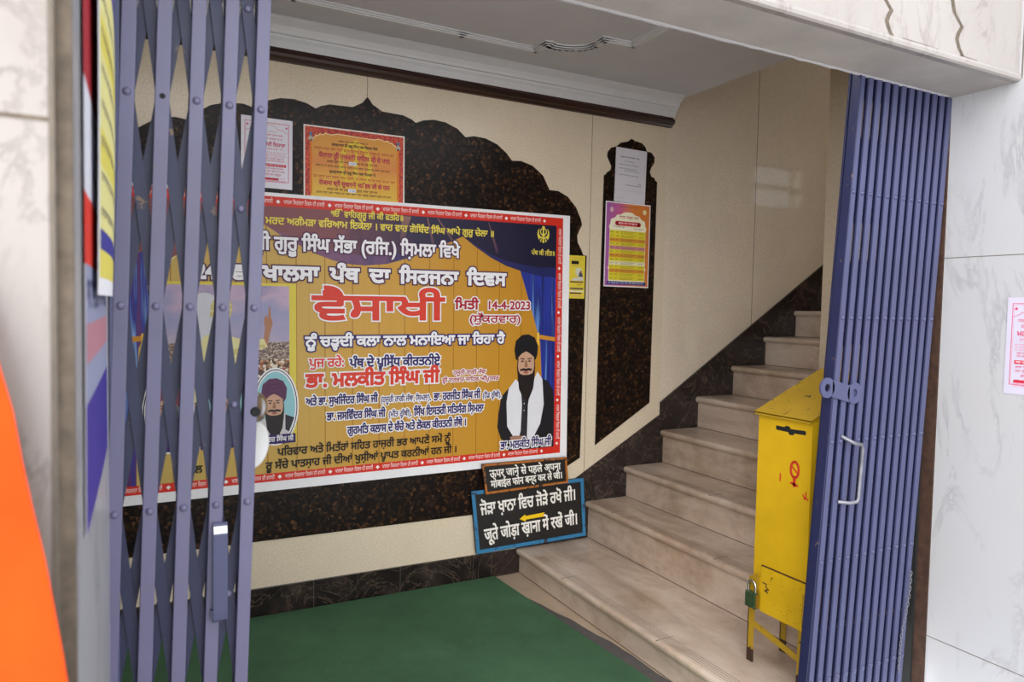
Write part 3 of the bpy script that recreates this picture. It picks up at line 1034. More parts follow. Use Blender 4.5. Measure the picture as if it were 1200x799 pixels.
# ================================================================== HAND-PAINTED SIGNS
def board(name, label, cs, ys, th, framem, fw, facem):
    """painted wooden board; cs = corners (x, z): TL, TR, BR, BL; ys = y at top, bottom of its face"""
    root = thing(name, label, 'sign', (0.5 * (cs[2][0] + cs[3][0]), ys[1], cs[2][1]))
    L = root.location
    def P(s, t, d=0.0):
        top = Vector(cs[0]).lerp(Vector(cs[1]), s)
        bot = Vector(cs[3]).lerp(Vector(cs[2]), s)
        p = bot.lerp(top, t)
        y = ys[1] + (ys[0] - ys[1]) * t
        return (p.x - L.x, y - L.y - d, p.y - L.z)
    W = (Vector(cs[1]) - Vector(cs[0])).length
    H = (Vector(cs[0]) - Vector(cs[3])).length
    b = MB()
    v = [P(0, 0), P(1, 0), P(1, 1), P(0, 1), P(0, 0, -th), P(1, 0, -th), P(1, 1, -th), P(0, 1, -th)]
    b.add(v, [(0, 1, 2, 3), (7, 6, 5, 4), (0, 4, 5, 1), (1, 5, 6, 2), (2, 6, 7, 3), (3, 7, 4, 0)], facem)
    pr = Print(b, lambda u, vv, l: P(u / W, vv / H, 0.0005 * l))
    f = MB()
    a, c = fw / W, fw / H
    for (s0, t0, s1, t1) in ((0, 0, 1, c), (0, 1 - c, 1, 1), (0, c, a, 1 - c), (1 - a, c, 1, 1 - c)):
        v = [P(s0, t0, 0.0), P(s1, t0, 0.0), P(s1, t1, 0.0), P(s0, t1, 0.0), P(s0, t0, 0.005), P(s1, t0, 0.005), P(s1, t1, 0.005), P(s0, t1, 0.005)]
        f.add(v, [(4, 5, 6, 7), (0, 1, 5, 4), (1, 2, 6, 5), (2, 3, 7, 6), (3, 0, 4, 7)], framem)
    return root, b, pr, f, W, H

def m_frame(name, base, wear):
    n = N(name, 0.6)
    k = n.ramp(n.noise(22, 6, 0.7), [(wear, 0.0), (wear + 0.06, 1.0)])
    return n.color(n.mix(k, base, '2c211c')).m
white = ink('eae6df', 0.6)
blackb = plain('black_sign_paint', '1a1817', 0.5, var=0.3, scale=25)
cs = [(1.430, 0.450), (2.080, 0.456), (2.097, 0.148), (1.461, 0.138)]
r, b, pr, f, W, H = board('direction_sign', 'larger black hand painted sign with blue frame and yellow arrow leaning by the stair', cs, (3.152, 3.142), 0.012, m_frame('chipped_blue_frame', '2a719c', 0.56), 0.018, blackb)
pr.text('ਜੋੜਾ ਖ਼ਾਨਾ ਵਿਚ ਜੋੜੇ ਰਖੋ ਜੀ।', 0.042, 0.60, 0.190, 0.054, white, 3, bold=0.0020, v1=0.203)
pr.text('जूते जोड़ा ख़ाना में रखें जी।', 0.052, 0.605, 0.058, 0.056, white, 3, bold=0.0020, ref='\u0938', v1=0.070)
yel = ink('f0c419', 0.5)
pr.poly([(0.255, 0.142), (0.29, 0.162), (0.29, 0.153), (0.405, 0.158), (0.397, 0.148), (0.405, 0.137), (0.29, 0.134), (0.29, 0.124)], yel, 3)
b.build('panel', r)
tag(f.build('frame', r), 'chipped blue frame')
cs = [(1.478, 0.583), (1.962, 0.580), (1.972, 0.447), (1.497, 0.434)]
r, b, pr, f, W, H = board('notice_sign', 'smaller black sign with worn orange frame resting above the blue framed sign', cs, (3.135, 3.128), 0.010, m_frame('chipped_orange_frame', 'a5601c', 0.54), 0.011, blackb)
pr.text('ऊपर जाने से पहले अपना', 0.036, 0.444, 0.080, 0.036, white, 3, bold=0.0012, ref='\u0938', v1=0.083)
pr.text('मोबाईल फोन बन्द कर लें जी।', 0.036, 0.452, 0.028, 0.034, white, 3, bold=0.0012, ref='\u0938', v1=0.032)
b.build('panel', r)
tag(f.build('frame', r), 'worn orange frame')

# ================================================================== BANNER AND NOTICES
BA = 0.0105
def m_ramp_u(name, axis, lo, hi, stops, noise_sc=(6, 6, 0.8), amp=0.25, rough=0.42):
    """colour gradient across a printed sheet"""
    n = N(name, rough, 0, 0.4)
    c = n.t.nodes.new('ShaderNodeTexCoord')
    sp = n.t.nodes.new('ShaderNodeSeparateXYZ')
    n.t.links.new(c.outputs['Object'], sp.inputs[0])
    mr = n.t.nodes.new('ShaderNodeMapRange')
    mr.inputs['From Min'].default_value = lo
    mr.inputs['From Max'].default_value = hi
    n.t.links.new(sp.outputs[axis], mr.inputs['Value'])
    nz = n.noise(1.0, 4, 0.5, vec=n.co(noise_sc))
    ma = n.t.nodes.new('ShaderNodeMath'); ma.operation = 'MULTIPLY_ADD'
    ma.inputs[1].default_value = amp; 
    n.t.links.new(nz, ma.inputs[0])
    sb = n.t.nodes.new('ShaderNodeMath'); sb.operation = 'SUBTRACT'
    n.t.links.new(mr.outputs['Result'], sb.inputs[0]); sb.inputs[1].default_value = amp * 0.5
    n.t.links.new(sb.outputs[0], ma.inputs[2])
    n.color(n.ramp(ma.outputs[0], stops))
    return n.m

def m_stripes(name, stops, sx, rough=0.42):
    n = N(name, rough, 0, 0.4)
    n.color(n.ramp(n.noise(1.0, 3, 0.5, vec=n.co((sx, 1, 1.1))), stops))
    return n.m

gold = m_ramp_u('printed_gold_curtain', 'X', 0.2, 1.9, [(0.0, 'bda055'), (0.3, 'c19a44'), (0.6, 'c18f2e'), (1.0, 'ba8220')], (9, 1, 0.7), 0.35)  # paler left end: veil of glossy light painted into the gold
drape = m_ramp_u('printed_top_drape', 'X', 0.3, 1.9, [(0.0, '7c4245'), (0.35, '784046'), (0.5, '472741'), (0.62, '231a3c'), (1.0, '14132f')], (12, 1, 3), 0.35)  # maroon to navy print; glare painted into the lighter left half
drape_edge = m_ramp_u('printed_drape_hem', 'X', 0.3, 1.9, [(0.0, '80506a'), (0.4, '6d4468'), (0.6, '352a5c'), (1.0, '1c2258')], (14, 1, 4), 0.4)
curtain = m_stripes('printed_blue_curtain', [(0.34, '151a4a'), (0.47, '26379a'), (0.56, '1c2468'), (0.64, '5f8fd6'), (0.72, '222c7c')], 32)
curtain_l = m_stripes('printed_violet_curtain', [(0.34, '151335'), (0.47, '5d2d6a'), (0.55, '2b2f8a'), (0.63, '7fa6d8'), (0.72, '2a1d55')], 30)
sky_p = m_ramp_u('printed_cloudy_sky', 'Z', 0.55, 0.9, [(0.0, 'b9a8b0'), (0.35, '9c94b4'), (0.6, '8f90b4'), (0.8, 'b79cb4'), (1.0, '8e86a8')], (7, 1, 11), 0.9)
n_ = N('printed_crowd', 0.45, 0, 0.4)
v_ = n_.voro(85, vec=n_.co((1, 0.01, 1.15)), out='Color')
b_ = n_.t.nodes.new('ShaderNodeRGBToBW'); n_.t.links.new(v_, b_.inputs[0])
n_.color(n_.ramp(b_.outputs[0], [(0.15, '4b3128'), (0.4, '8d6148'), (0.55, 'b58a68'), (0.7, 'd9cbb8'), (0.85, '9a4a38')], 'CONSTANT'))
crowd = n_.m
n_ = N('printed_far_crowd', 0.45, 0, 0.4)
v_ = n_.voro(190, vec=n_.co((0.8, 0.01, 1.6)), out='Color')
b_ = n_.t.nodes.new('ShaderNodeRGBToBW'); n_.t.links.new(v_, b_.inputs[0])
n_.color(n_.ramp(b_.outputs[0], [(0.2, '5d4a48'), (0.45, '8d7668'), (0.6, 'b8a898'), (0.8, '7a5a50')], 'CONSTANT'))
crowd_far = n_.m

ban = MB()
LS = 0.00012
bp = Print(ban, lambda u, v, l: (u, -LS * l, v))
W_ = ink('e9e7ea', 0.45)
ban.add([(-0.03, 0, 0), (2.108, 0, 0), (2.108, 0, 1.269), (-0.03, 0, 1.269), (-0.03, 0.002, 0), (2.108, 0.002, 0), (2.108, 0.002, 1.269), (-0.03, 0.002, 1.269)],
        [(0, 1, 2, 3), (7, 6, 5, 4), (0, 4, 5, 1), (1, 5, 6, 2), (2, 6, 7, 3), (3, 7, 4, 0)], W_)
redb = ink('cf2f20', 0.42)
bp.rect(0.0, 0.040, 2.067, 1.254, redb, 1)
u0_, u1_, v0_, v1_ = 0.036, 2.028, 0.076, 1.213
bp.rect(u0_, v0_, u1_, v1_, gold, 2)
seamc = ink('9c6c1c', 0.42)
for k in range(14):
    u = 0.24 + 0.122 * k
    bp.rect(u, v0_, u + 0.004, 1.13, seamc, 3)
    bp.rect(u + 0.055, v0_, u + 0.0565, 1.13, ink('b98e34', 0.42), 3)
# side curtains
bp.poly([(1.80, 1.0), (1.822, 0.975), (1.883, 0.796), (1.93, 0.654), (1.94, 0.62), (1.95, 0.448), (1.955, v0_), (u1_, v0_), (u1_, 1.0)], curtain, 4)
bp.poly([(0.262, 1.0), (0.238, 0.975), (0.20, 0.87), (0.14, 0.66), (0.125, 0.62), (0.115, 0.45), (0.11, v0_), (u0_, v0_), (u0_, 1.0)], curtain_l, 4)
bp.poly([(0.255, 0.99), (0.238, 0.975), (0.20, 0.87), (0.142, 0.66), (0.148, 0.66), (0.21, 0.868), (0.247, 0.97), (0.265, 0.99)], ink('d8c98c', 0.42), 5)
tie = ink('c98a2c', 0.42)
bp.poly([(1.925, 0.659), (u1_, 0.643), (u1_, 0.622), (1.925, 0.638)], tie, 6)
bp.rect(1.921, 0.60, 1.934, 0.668, ink('e5b84a', 0.42), 7)
bp.poly([(0.145, 0.672), (u0_, 0.662), (u0_, 0.642), (0.145, 0.650)], tie, 6)
bp.rect(0.135, 0.62, 0.147, 0.68, ink('e5b84a', 0.42), 7)
# swagged top drape
low = [(u0_, 1.02), (0.14, 1.0), (0.238, 0.975), (0.32, 1.03), (0.43, 1.10), (0.53, 1.135), (0.605, 1.132), (0.68, 1.085), (0.748, 1.052), (0.82, 1.018), (0.887, 0.995), (0.96, 0.981), (1.028, 0.977), (1.13, 0.987), (1.241, 1.02), (1.37, 1.068), (1.506, 1.132), (1.575, 1.085), (1.656, 1.037), (1.74, 1.0), (1.832, 0.975), (1.93, 0.955), (u1_, 0.95)]
bp.poly(low + [(u1_, v1_), (u0_, v1_)], drape, 8)
hem = low[6:17]
bp.poly(hem + [(a, b + 0.045 * math.sin(math.pi * k / 10)) for k, (a, b) in reversed(list(enumerate(hem)))], drape_edge, 9)
hem = low[16:]
bp.poly(hem + [(a, b + 0.05 * k / 6) for k, (a, b) in reversed(list(enumerate(hem)))], drape_edge, 9)
for (a, b, c, d) in ((1.15, 1.30, 1.20, 1.09), (1.32, 1.335, 1.36, 1.06), (1.37, 1.385, 1.46, 1.10), (1.64, 1.645, 1.69, 1.06)):
    bp.poly([(a + (b - a) * 0.35, v1_ - 0.004), (a + (b - a) * 0.65, v1_ - 0.004), (c + 0.012, d), (c - 0.006, d)], m_ramp_u('painted_light_streak', 'Z', 1.05, 1.21, [(0.0, '3b2444'), (0.6, '6b4a50'), (1.0, '8a6258')], (20, 1, 4), 0.2), 9)  # light streaks glinting on the drape, painted as paler strips
# picture with a crowd under a cloudy sky
bp.rect(0.185, 0.20, 0.729, 0.888, ink('d9c646', 0.42), 5)
bp.rect(0.195, 0.20, 0.700, 0.877, sky_p, 9)
bp.rect(0.195, 0.20, 0.700, 0.64, crowd_far, 10)
bp.rect(0.195, 0.20, 0.700, 0.565, crowd, 11)
pale = ink('d8cf98', 0.45); pale2 = ink('c4b676', 0.45); skin = ink('a8765a', 0.45)
bp.ell(0.365, 0.715, 0.08, 0.13, ink('c8c8d2', 0.45), 10)
bp.poly([(0.30, 0.40), (0.33, 0.60), (0.36, 0.665), (0.42, 0.69), (0.48, 0.66), (0.545, 0.645), (0.60, 0.655), (0.61, 0.62), (0.56, 0.60), (0.50, 0.59), (0.475, 0.54), (0.47, 0.42), (0.46, 0.38)], pale, 12)
bp.poly([(0.44, 0.60), (0.53, 0.625), (0.60, 0.63), (0.60, 0.62), (0.54, 0.605), (0.47, 0.585)], pale2, 13)
bp.poly([(0.38, 0.66), (0.40, 0.69), (0.46, 0.625), (0.475, 0.59), (0.465, 0.58), (0.44, 0.62)], ink('5a5f86', 0.45), 13)
bp.poly([(0.41, 0.685), (0.415, 0.745), (0.455, 0.75), (0.465, 0.71), (0.445, 0.685)], skin, 13)
bp.poly([(0.385, 0.745), (0.39, 0.80), (0.42, 0.84), (0.455, 0.835), (0.472, 0.79), (0.465, 0.745), (0.43, 0.755)], pale2, 14)
bp.line([(0.39, 0.77), (0.43, 0.78), (0.468, 0.775)], 0.006, pale, 15)
bp.line([(0.395, 0.80), (0.43, 0.806), (0.466, 0.795)], 0.006, pale, 15)
bp.poly([(0.595, 0.655), (0.60, 0.70), (0.595, 0.735), (0.605, 0.755), (0.612, 0.74), (0.617, 0.79), (0.623, 0.79), (0.625, 0.745), (0.632, 0.72), (0.62, 0.675), (0.61, 0.62)], skin, 13)
bp.poly([(0.36, 0.36), (0.37, 0.42), (0.46, 0.43), (0.47, 0.36)], ink('c8566a', 0.45), 13)
# oval portraits
def oval(u, v, turban, full):
    bp.ell(u, v, 0.097, 0.168, W_, 16)
    bp.ell(u, v, 0.091, 0.161, ink('1d1a26', 0.45), 17)
    bp.ell(u, v, 0.087, 0.157, W_, 18)
    bp.ell(u, v, 0.082, 0.151, ink('8fc3cc', 0.45), 19)
    if full:
        bp.poly([(u - 0.075, v - 0.07), (u - 0.03, v - 0.035), (u + 0.04, v - 0.03), (u + 0.075, v - 0.06), (u + 0.055, v - 0.115), (u, v - 0.15), (u - 0.05, v - 0.12)], ink('c9c3c4', 0.45), 20)
        bp.poly([(u + 0.04, v - 0.035), (u + 0.078, v - 0.05), (u + 0.055, v - 0.11), (u + 0.04, v - 0.10)], ink('2a2830', 0.45), 21)
        portrait(u - 0.006, v - 0.002, 1.0, turban, 22)
def portrait(u, v, s, turban, l):
    T = ink(turban, 0.45); B = ink('211a1a', 0.45); S = ink('c49a80', 0.45)
    P = lambda q: [(u + a * s, v + b * s) for a, b in q]
    bp.poly(P([(-0.036, 0.03), (-0.04, 0.0), (-0.036, -0.04), (-0.03, -0.09), (-0.01, -0.13), (0.016, -0.13), (0.034, -0.09), (0.04, -0.04), (0.042, 0.0), (0.038, 0.03)]), B, l)
    bp.poly(P([(-0.032, 0.04), (-0.036, 0.0), (-0.03, -0.03), (-0.016, -0.045), (0.018, -0.045), (0.032, -0.03), (0.038, 0.0), (0.034, 0.04), (0.0, 0.062)]), S, l + 1)
    bp.poly(P([(-0.026, -0.012), (-0.010, -0.008), (0.0, -0.011), (0.012, -0.008), (0.028, -0.012), (0.026, -0.02), (0.012, -0.018), (0.0, -0.02), (-0.012, -0.018), (-0.026, -0.02)]), B, l + 2)
    bp.poly(P([(-0.013, -0.022), (0.0, -0.02), (0.014, -0.022), (0.008, -0.030), (-0.006, -0.030)]), ink('9a5c50', 0.45), l + 2)
    bp.poly(P([(-0.034, -0.015), (-0.026, -0.03), (-0.012, -0.035), (0.012, -0.035), (0.028, -0.03), (0.036, -0.015), (0.04, -0.05), (0.0, -0.07), (-0.036, -0.05)]), B, l + 2)
    for sx in (-1, 1):
        bp.poly(P([(sx * 0.006, 0.030), (sx * 0.026, 0.032), (sx * 0.026, 0.028), (sx * 0.008, 0.025)]), ink('4a362e', 0.45), l + 2)
        bp.ell(u + sx * 0.016 * s, v + 0.019 * s, 0.007 * s, 0.003 * s, ink('33241f', 0.45), l + 2, 10)
    bp.poly(P([(-0.003, 0.022), (0.004, 0.022), (0.008, -0.002), (0.002, -0.006), (-0.007, -0.003)]), ink('96694f', 0.45), l + 2)
    bp.poly(P([(-0.046, 0.03), (-0.052, 0.065), (-0.046, 0.10), (-0.02, 0.122), (0.01, 0.125), (0.038, 0.112), (0.054, 0.08), (0.05, 0.04), (0.042, 0.022), (0.034, 0.036), (0.016, 0.05), (0.0, 0.058), (-0.018, 0.05), (-0.034, 0.035), (-0.04, 0.022)]), T, l + 3)
    D_ = ink({'5a2c52': '43203e', '17161a': '0c0c0f'}.get(turban, '333333'), 0.45)
    for k in range(3):
        bp.line(P([(-0.046 + 0.008 * k, 0.06 + 0.012 * k), (-0.02, 0.068 + 0.016 * k), (0.0, 0.06 + 0.018 * k)]), 0.0025, D_, l + 4)
        bp.line(P([(0.05 - 0.008 * k, 0.06 + 0.012 * k), (0.022, 0.068 + 0.016 * k), (0.0, 0.06 + 0.018 * k)]), 0.0025, D_, l + 4)
for uu in (0.228, 0.434):
    oval(uu, 0.362, '7c3b46' if uu < 0.3 else '34406e', True)
oval(0.641, 0.362, '5a2c52', True)
purp = ink('32195c', 0.45)
bp.rect(0.545, 0.203, 0.724, 0.243, purp, 30)
bp.text('ਜਸਵਿੰਦਰ ਸਿੰਘ ਜੀ', 0.556, 0.714, 0.213, 0.019, W_, 32, bold=0.0006)
bp.rect(0.345, 0.203, 0.524, 0.243, purp, 30)
bp.rect(0.139, 0.203, 0.318, 0.243, purp, 30)
# standing man in black with a white scarf
blk = ink('1d1c20', 0.45); blk2 = ink('2e2c31', 0.45); scf = ink('dcdce2', 0.45)
bp.poly([(1.80, 0.43), (1.755, 0.385), (1.72, 0.35), (1.705, 0.26), (1.70, 0.20), (1.72, 0.14), (1.745, 0.12), (1.76, v0_), (2.026, v0_), (2.027, 0.30), (2.02, 0.37), (1.985, 0.42), (1.93, 0.445), (1.86, 0.42)], blk, 12)
bp.poly([(1.84, 0.40), (1.858, 0.40), (1.862, 0.12), (1.838, 0.12)], blk2, 13)
for k in range(3):
    bp.ell(1.851, 0.345 - 0.035 * k, 0.003, 0.003, W_, 14, 8)
bp.poly([(1.80, 0.435), (1.83, 0.41), (1.838, 0.30), (1.832, 0.17), (1.81, 0.10), (1.79, 0.145), (1.755, 0.20), (1.75, 0.32), (1.762, 0.39)], scf, 14)
bp.poly([(1.925, 0.47), (1.955, 0.43), (1.965, 0.30), (1.945, 0.20), (1.91, 0.14), (1.885, 0.10), (1.868, 0.14), (1.872, 0.30), (1.89, 0.40)], scf, 14)
bp.poly([(1.77, 0.145), (1.80, 0.15), (1.845, 0.145), (1.86, 0.125), (1.84, 0.105), (1.79, 0.108)], ink('a87c64', 0.45), 15)
for k in range(4):
    bp.line([(1.785 + 0.014 * k, 0.148), (1.80 + 0.014 * k, 0.118)], 0.0018, ink('6e4a3a', 0.45), 16)
portrait(1.858, 0.500, 1.28, '17161a', 18)
# lettering
YE = ink('e3cf52', 0.45); NV = ink('2a1d62', 0.45); PUR = ink('4a2148', 0.45); RD = ink('d23a28', 0.45); DR = ink('a41c2c', 0.45); BK = ink('1a1613', 0.45)
bp.text('ੴ ਵਾਹਿਗੁਰੂ ਜੀ ਕੀ ਫਤਹਿ॥', 0.877, 1.21, 1.186, 0.024, YE, 34, bold=0.001)
bp.text('ਮਰਦ ਅਗੰਮੜਾ ਵਰਿਆਮ ਇਕੇਲਾ । ਵਾਹ ਵਾਹ ਗੋਬਿੰਦ ਸਿੰਘ ਆਪੇ ਗੁਰੁ ਚੇਲਾ ॥', 0.605, 1.673, 1.138, 0.027, YE, 34, bold=0.0013)
bp.text('ਸ੍ਰੀ ਗੁਰੂ ਸਿੰਘ ਸੱਭਾ (ਰਜਿ.) ਸ਼ਿਮਲਾ ਵਿਖੇ', 0.560, 1.489, 1.030, 0.053, W_, 34, PUR, 0.005, 0.0026)
for t_, a, b in (('324', 0.292, 0.412), ('ਵਾਂ', 0.466, 0.545), ('ਖਾਲਸਾ', 0.594, 0.824), ('ਪੰਥ', 0.876, 1.002), ('ਦਾ', 1.052, 1.144), ('ਸਿਰਜਨਾ', 1.193, 1.482), ('ਦਿਵਸ', 1.531, 1.738)):
    bp.text(t_, a, b, 0.903, 0.056 if t_ != '324' else 0.06, W_, 37, PUR, 0.006, 0.0042, ref='4' if t_ == '324' else '\u0a38')
bp.text('ਵੈਸਾਖੀ', 0.800, 1.410, 0.735, 0.100, RD, 37, W_, 0.006, 0.0052)
bp.text('ਮਿਤੀ', 1.468, 1.590, 0.786, 0.038, DR, 37, W_, 0.005, 0.0026)
bp.text('14-4-2023', 1.635, 1.880, 0.786, 0.039, DR, 37, W_, 0.005, 0.0018, ref='4')
bp.text('(ਸ਼ੁੱਕਰਵਾਰ)', 1.541, 1.826, 0.720, 0.034, DR, 37, W_, 0.005, 0.0014)
bp.text('ਨੂੰ ਚੜ੍ਹਦੀ ਕਲਾ ਨਾਲ ਮਨਾਇਆ ਜਾ ਰਿਹਾ ਹੈ', 0.768, 1.734, 0.618, 0.040, W_, 37, NV, 0.006, 0.0028)
bp.text('ਪੁਜ ਰਹੇ:', 0.783, 0.936, 0.527, 0.035, RD, 37, W_, 0.004, 0.0018)
bp.text('ਪੰਥ ਦੇ ਪ੍ਰਸਿੱਧ ਕੀਰਤਨੀਏ', 0.961, 1.392, 0.522, 0.036, NV, 37, W_, 0.005, 0.0022)
bp.text('ਭਾ. ਮਲਕੀਤ ਸਿੰਘ ਜੀ', 0.770, 1.388, 0.440, 0.054, RD, 37, W_, 0.006, 0.0042)
bp.text('ਹਜ਼ੂਰੀ ਰਾਗੀ ਜੱਥਾ', 1.461, 1.634, 0.470, 0.018, DR, 37, W_, 0.0035, 0.0008)
bp.text('ਸ੍ਰੀ ਦਰਬਾਰ ਸਾਹਿਬ ਅੰਮ੍ਰਿਤਸਰ', 1.404, 1.704, 0.436, 0.018, DR, 37, W_, 0.0035, 0.0008)
for t_, a, b, v, h in (('ਅਤੇ ਭਾ. ਸੁਖਜਿੰਦਰ ਸਿੰਘ ਜੀ', 0.769, 1.088, 0.360, 0.031), ('(ਹਜ਼ੂਰੀ ਰਾਗੀ ਜੱਥਾ, ਸ਼ਿਮਲਾ),', 1.103, 1.348, 0.356, 0.024), ('ਭਾ. ਹਰਜੀਤ ਸਿੰਘ ਜੀ', 1.362, 1.603, 0.352, 0.033), ('(ਹੈਡ ਗ੍ਰੰਥੀ),', 1.617, 1.72, 0.350, 0.024),
                      ('ਭਾ. ਜਸਵਿੰਦਰ ਸਿੰਘ ਜੀ', 0.859, 1.124, 0.290, 0.031), ('(ਮੀਤ ਗ੍ਰੰਥੀ),', 1.14, 1.252, 0.287, 0.024), ('ਸਿੱਖ ਇਸਤਰੀ ਸਤਿਸੰਗ ਸ਼ਿਮਲਾ', 1.264, 1.622, 0.285, 0.033),
                      ('ਗੁਰਮਤਿ ਕਲਾਸ ਦੇ ਬੱਚੇ ਅਤੇ ਲੋਕਲ ਕੀਰਤਨੀ ਜੱਥੇ ।', 0.95, 1.531, 0.221, 0.032)):
    bp.text(t_, a, b, v, h, NV, 37, W_, 0.0045, 0.0018 if h > 0.025 else 0.0008)
bp.text('ਪਰਿਵਾਰ ਅਤੇ ਮਿਤੱਰਾਂ ਸਹਿਤ ਹਾਜ਼ਰੀ ਭਰ ਆਪਣੇ ਸਮੇਂ ਨੂੰ', 0.648, 1.447, 0.150, 0.030, BK, 37, bold=0.0014)
bp.text('ਰੂ ਸੱਚੇ ਪਾਤਸ਼ਾਹ ਜੀ ਦੀਆਂ ਖੁਸ਼ੀਆਂ ਪ੍ਰਾਪਤ ਕਰਨੀਆਂ ਹਨ ਜੀ ।', 0.600, 1.483, 0.094, 0.030, BK, 37, bold=0.0014)
bp.text('ਫਲ', 0.300, 0.350, 0.108, 0.028, BK, 37, bold=0.0014)
bp.text('ਭਾ. ਮਲਕੀਤ ਸਿੰਘ ਜੀ', 1.718, 2.009, 0.087, 0.036, NV, 40, W_, 0.005, 0.0016)
bp.text('ਪੰਥ ਕੀ ਜੀਤ॥', 1.882, 2.019, 1.060, 0.021, YE, 34, bold=0.0006)
bp.text('☬', 1.908, 1.990, 1.122, 0.085, YE, 34, ref='☬')
wt = ink('f0e6e2', 0.45)
bt = 'ਖਾਲਸਾ ਸਿਰਜਨਾ ਦਿਵਸ ਦੀ ਵਧਾਈ'
for k in range(10):
    a = 0.03 + 0.2165 * k + (0.0 if k else 0.0)
    if a + 0.18 < 2.06:
        bp.text(bt, a, a + 0.172, 1.2255, 0.0155, wt, 3)
        bp.text(bt, a, a + 0.172, 0.0505, 0.0155, wt, 3)
    for vv in (1.233, 0.058):
        u = a + 0.194
        if u < 2.05:
            bp.poly([(u - 0.009, vv), (u, vv + 0.009), (u + 0.009, vv), (u, vv - 0.009)], wt, 3)
for k in range(5):
    a = 1.20 - 0.2265 * k
    bp.text(bt, 2.0405, 2.0405 + 0.18, a, 0.0155, wt, 3, vert=True)
    bp.text(bt, 0.0105, 0.0105 + 0.18, a, 0.0155, wt, 3, vert=True)
    for uu in (2.047, 0.018):
        vv = a - 0.203
        if vv > 0.07: bp.poly([(uu - 0.008, vv), (uu, vv + 0.009), (uu + 0.008, vv), (uu, vv - 0.009)], wt, 3)
banner = ban.build('banner', loc=(-0.126, 3.164, 0.538), rot=(0, -BA, 0))
tag(banner, 'large golden printed event banner with blue curtains, red border and rows of lettering', 'banner')

def micro(pr, u0, u1, v, h, m, layer, cov=0.92, rnd=None):
    """a line of print too small to read: word after word under a head line"""
    rnd = rnd or random
    u = u0
    while u < u1 - h * 0.8:
        wl = min(h * (1.2 + 2.4 * rnd.random()), u1 - u)
        pr.rect(u, v + h * 0.78, u + wl, v + h, m, layer)
        x = u + h * 0.1
        while x < u + wl - h * 0.3:
            b = h * (0.22 + 0.2 * rnd.random())
            y0 = v + h * rnd.choice((0, 0.1, 0.35))
            pr.rect(x, y0, x + b * 0.55, v + h * 0.77, m, layer)
            if rnd.random() < 0.6:
                pr.rect(x + b * 0.56, y0, x + b * 1.3, y0 + h * 0.2, m, layer)
            x += b * 1.7
        u += wl + h * 0.5

def sheet(u0, v0, u1, v1, fn, m, th=0.0006, nu=1, nv=1):
    b = MB()
    for l in (0, -1):
        g = [fn(u0 + (u1 - u0) * i / nu, v0 + (v1 - v0) * j / nv, l) for j in range(nv + 1) for i in range(nu + 1)]
        b.add(g, [(j * (nu + 1) + i, j * (nu + 1) + i + 1, (j + 1) * (nu + 1) + i + 1, (j + 1) * (nu + 1) + i) for j in range(nv) for i in range(nu)], m)
    return b

# --- orange programme poster tucked behind the banner's top edge
OX, OZ, OW, OH = 0.624, 1.80, 0.452, 0.317
fo = lambda u, v, l: (u, -0.00018 * l, v)
b = sheet(0, 0, OW, OH, fo, ink('e8dfd8'))
p = Print(b, fo)
n_ = m_ramp_u('printed_orange_sheet', 'Z', 0.0, 0.3, [(0.0, 'd8b23a'), (0.4, 'd69a35'), (0.55, 'd08038'), (0.75, 'd09032'), (1.0, 'cf8a30')], (5, 1, 5), 0.3)
pat = N('printed_red_ornament', 0.5); pat.color(pat.ramp(pat.voro(130, vec=pat.co((1, 0.01, 1))), [(0.2, 'd8622a'), (0.5, 'b82a1e'), (0.75, '8f1c1a')]))
p.rect(0.006, 0, OW - 0.006, OH - 0.006, pat.m, 1)
fr = []
for k in range(41):
    t = k / 40
    a = math.pi * t
    ex = 0.34
    cx = OW / 2 - (OW / 2 - 0.03) * (abs(math.cos(a)) ** ex) * (1 if math.cos(a) > 0 else -1)
    fr.append((cx, 0.20 + 0.088 * (math.sin(a) ** 0.55) + 0.0035 * math.sin(26 * math.pi * t)))
p.poly([(0.03, 0.0)] + fr + [(OW - 0.03, 0.0)], n_, 2)
p.line(fr, 0.0035, ink('efd9a0'), 3)
p.ell(OW / 2, 0.165, 0.075, 0.1, ink('dcb83a'), 3)
p.ell(OW / 2, 0.165, 0.055, 0.075, n_, 4)
p.line([(OW / 2, 0.265), (OW / 2, 0.08)], 0.018, ink('dcb83a'), 5)
for uu in (0.031, OW - 0.031):
    p.poly([(uu - 0.012, 0.262), (uu, 0.275), (uu + 0.012, 0.262), (uu + 0.008, 0.25), (uu - 0.008, 0.25)], ink('b8a898'), 4)
    p.ell(uu, 0.28, 0.006, 0.008, ink('4a78a0'), 5)
    p.line([(uu, 0.25), (uu, 0.03)], 0.010, ink('d87828'), 4)
dk = ink('4a3a28'); rd_ = ink('b2304a')
micro(p, 0.15, 0.28, 0.257, 0.007, dk, 6)
p.text('ਗੁਰਦੁਆਰਾ ਸ੍ਰੀ ਗੁਰੂ ਸਿੰਘ ਸਭਾ ਸ਼ਿਮਲਾ ਵਿਖੇ', 0.12, 0.325, 0.240, 0.009, dk, 6, bold=0.0005)
micro(p, 0.045, OW - 0.05, 0.217, 0.011, ink('b5462e'), 6)
p.text('ਰੋਜ਼ਾਨਾ ਸ੍ਰੀ ਸੁਖਮਨੀ ਸਾਹਿਬ ਜੀ ਦੇ ਪਾਠ', 0.065, OW - 0.07, 0.186, 0.018, rd_, 6, bold=0.0009)
micro(p, 0.10, 0.325, 0.165, 0.0095, dk, 6)
p.rect(0.195, 0.162, 0.228, 0.176, ink('dfe3ee'), 7); p.text('4:30', 0.199, 0.224, 0.165, 0.008, ink('3a4aa0'), 8, ref='4')
micro(p, 0.05, OW - 0.06, 0.146, 0.0075, dk, 6)
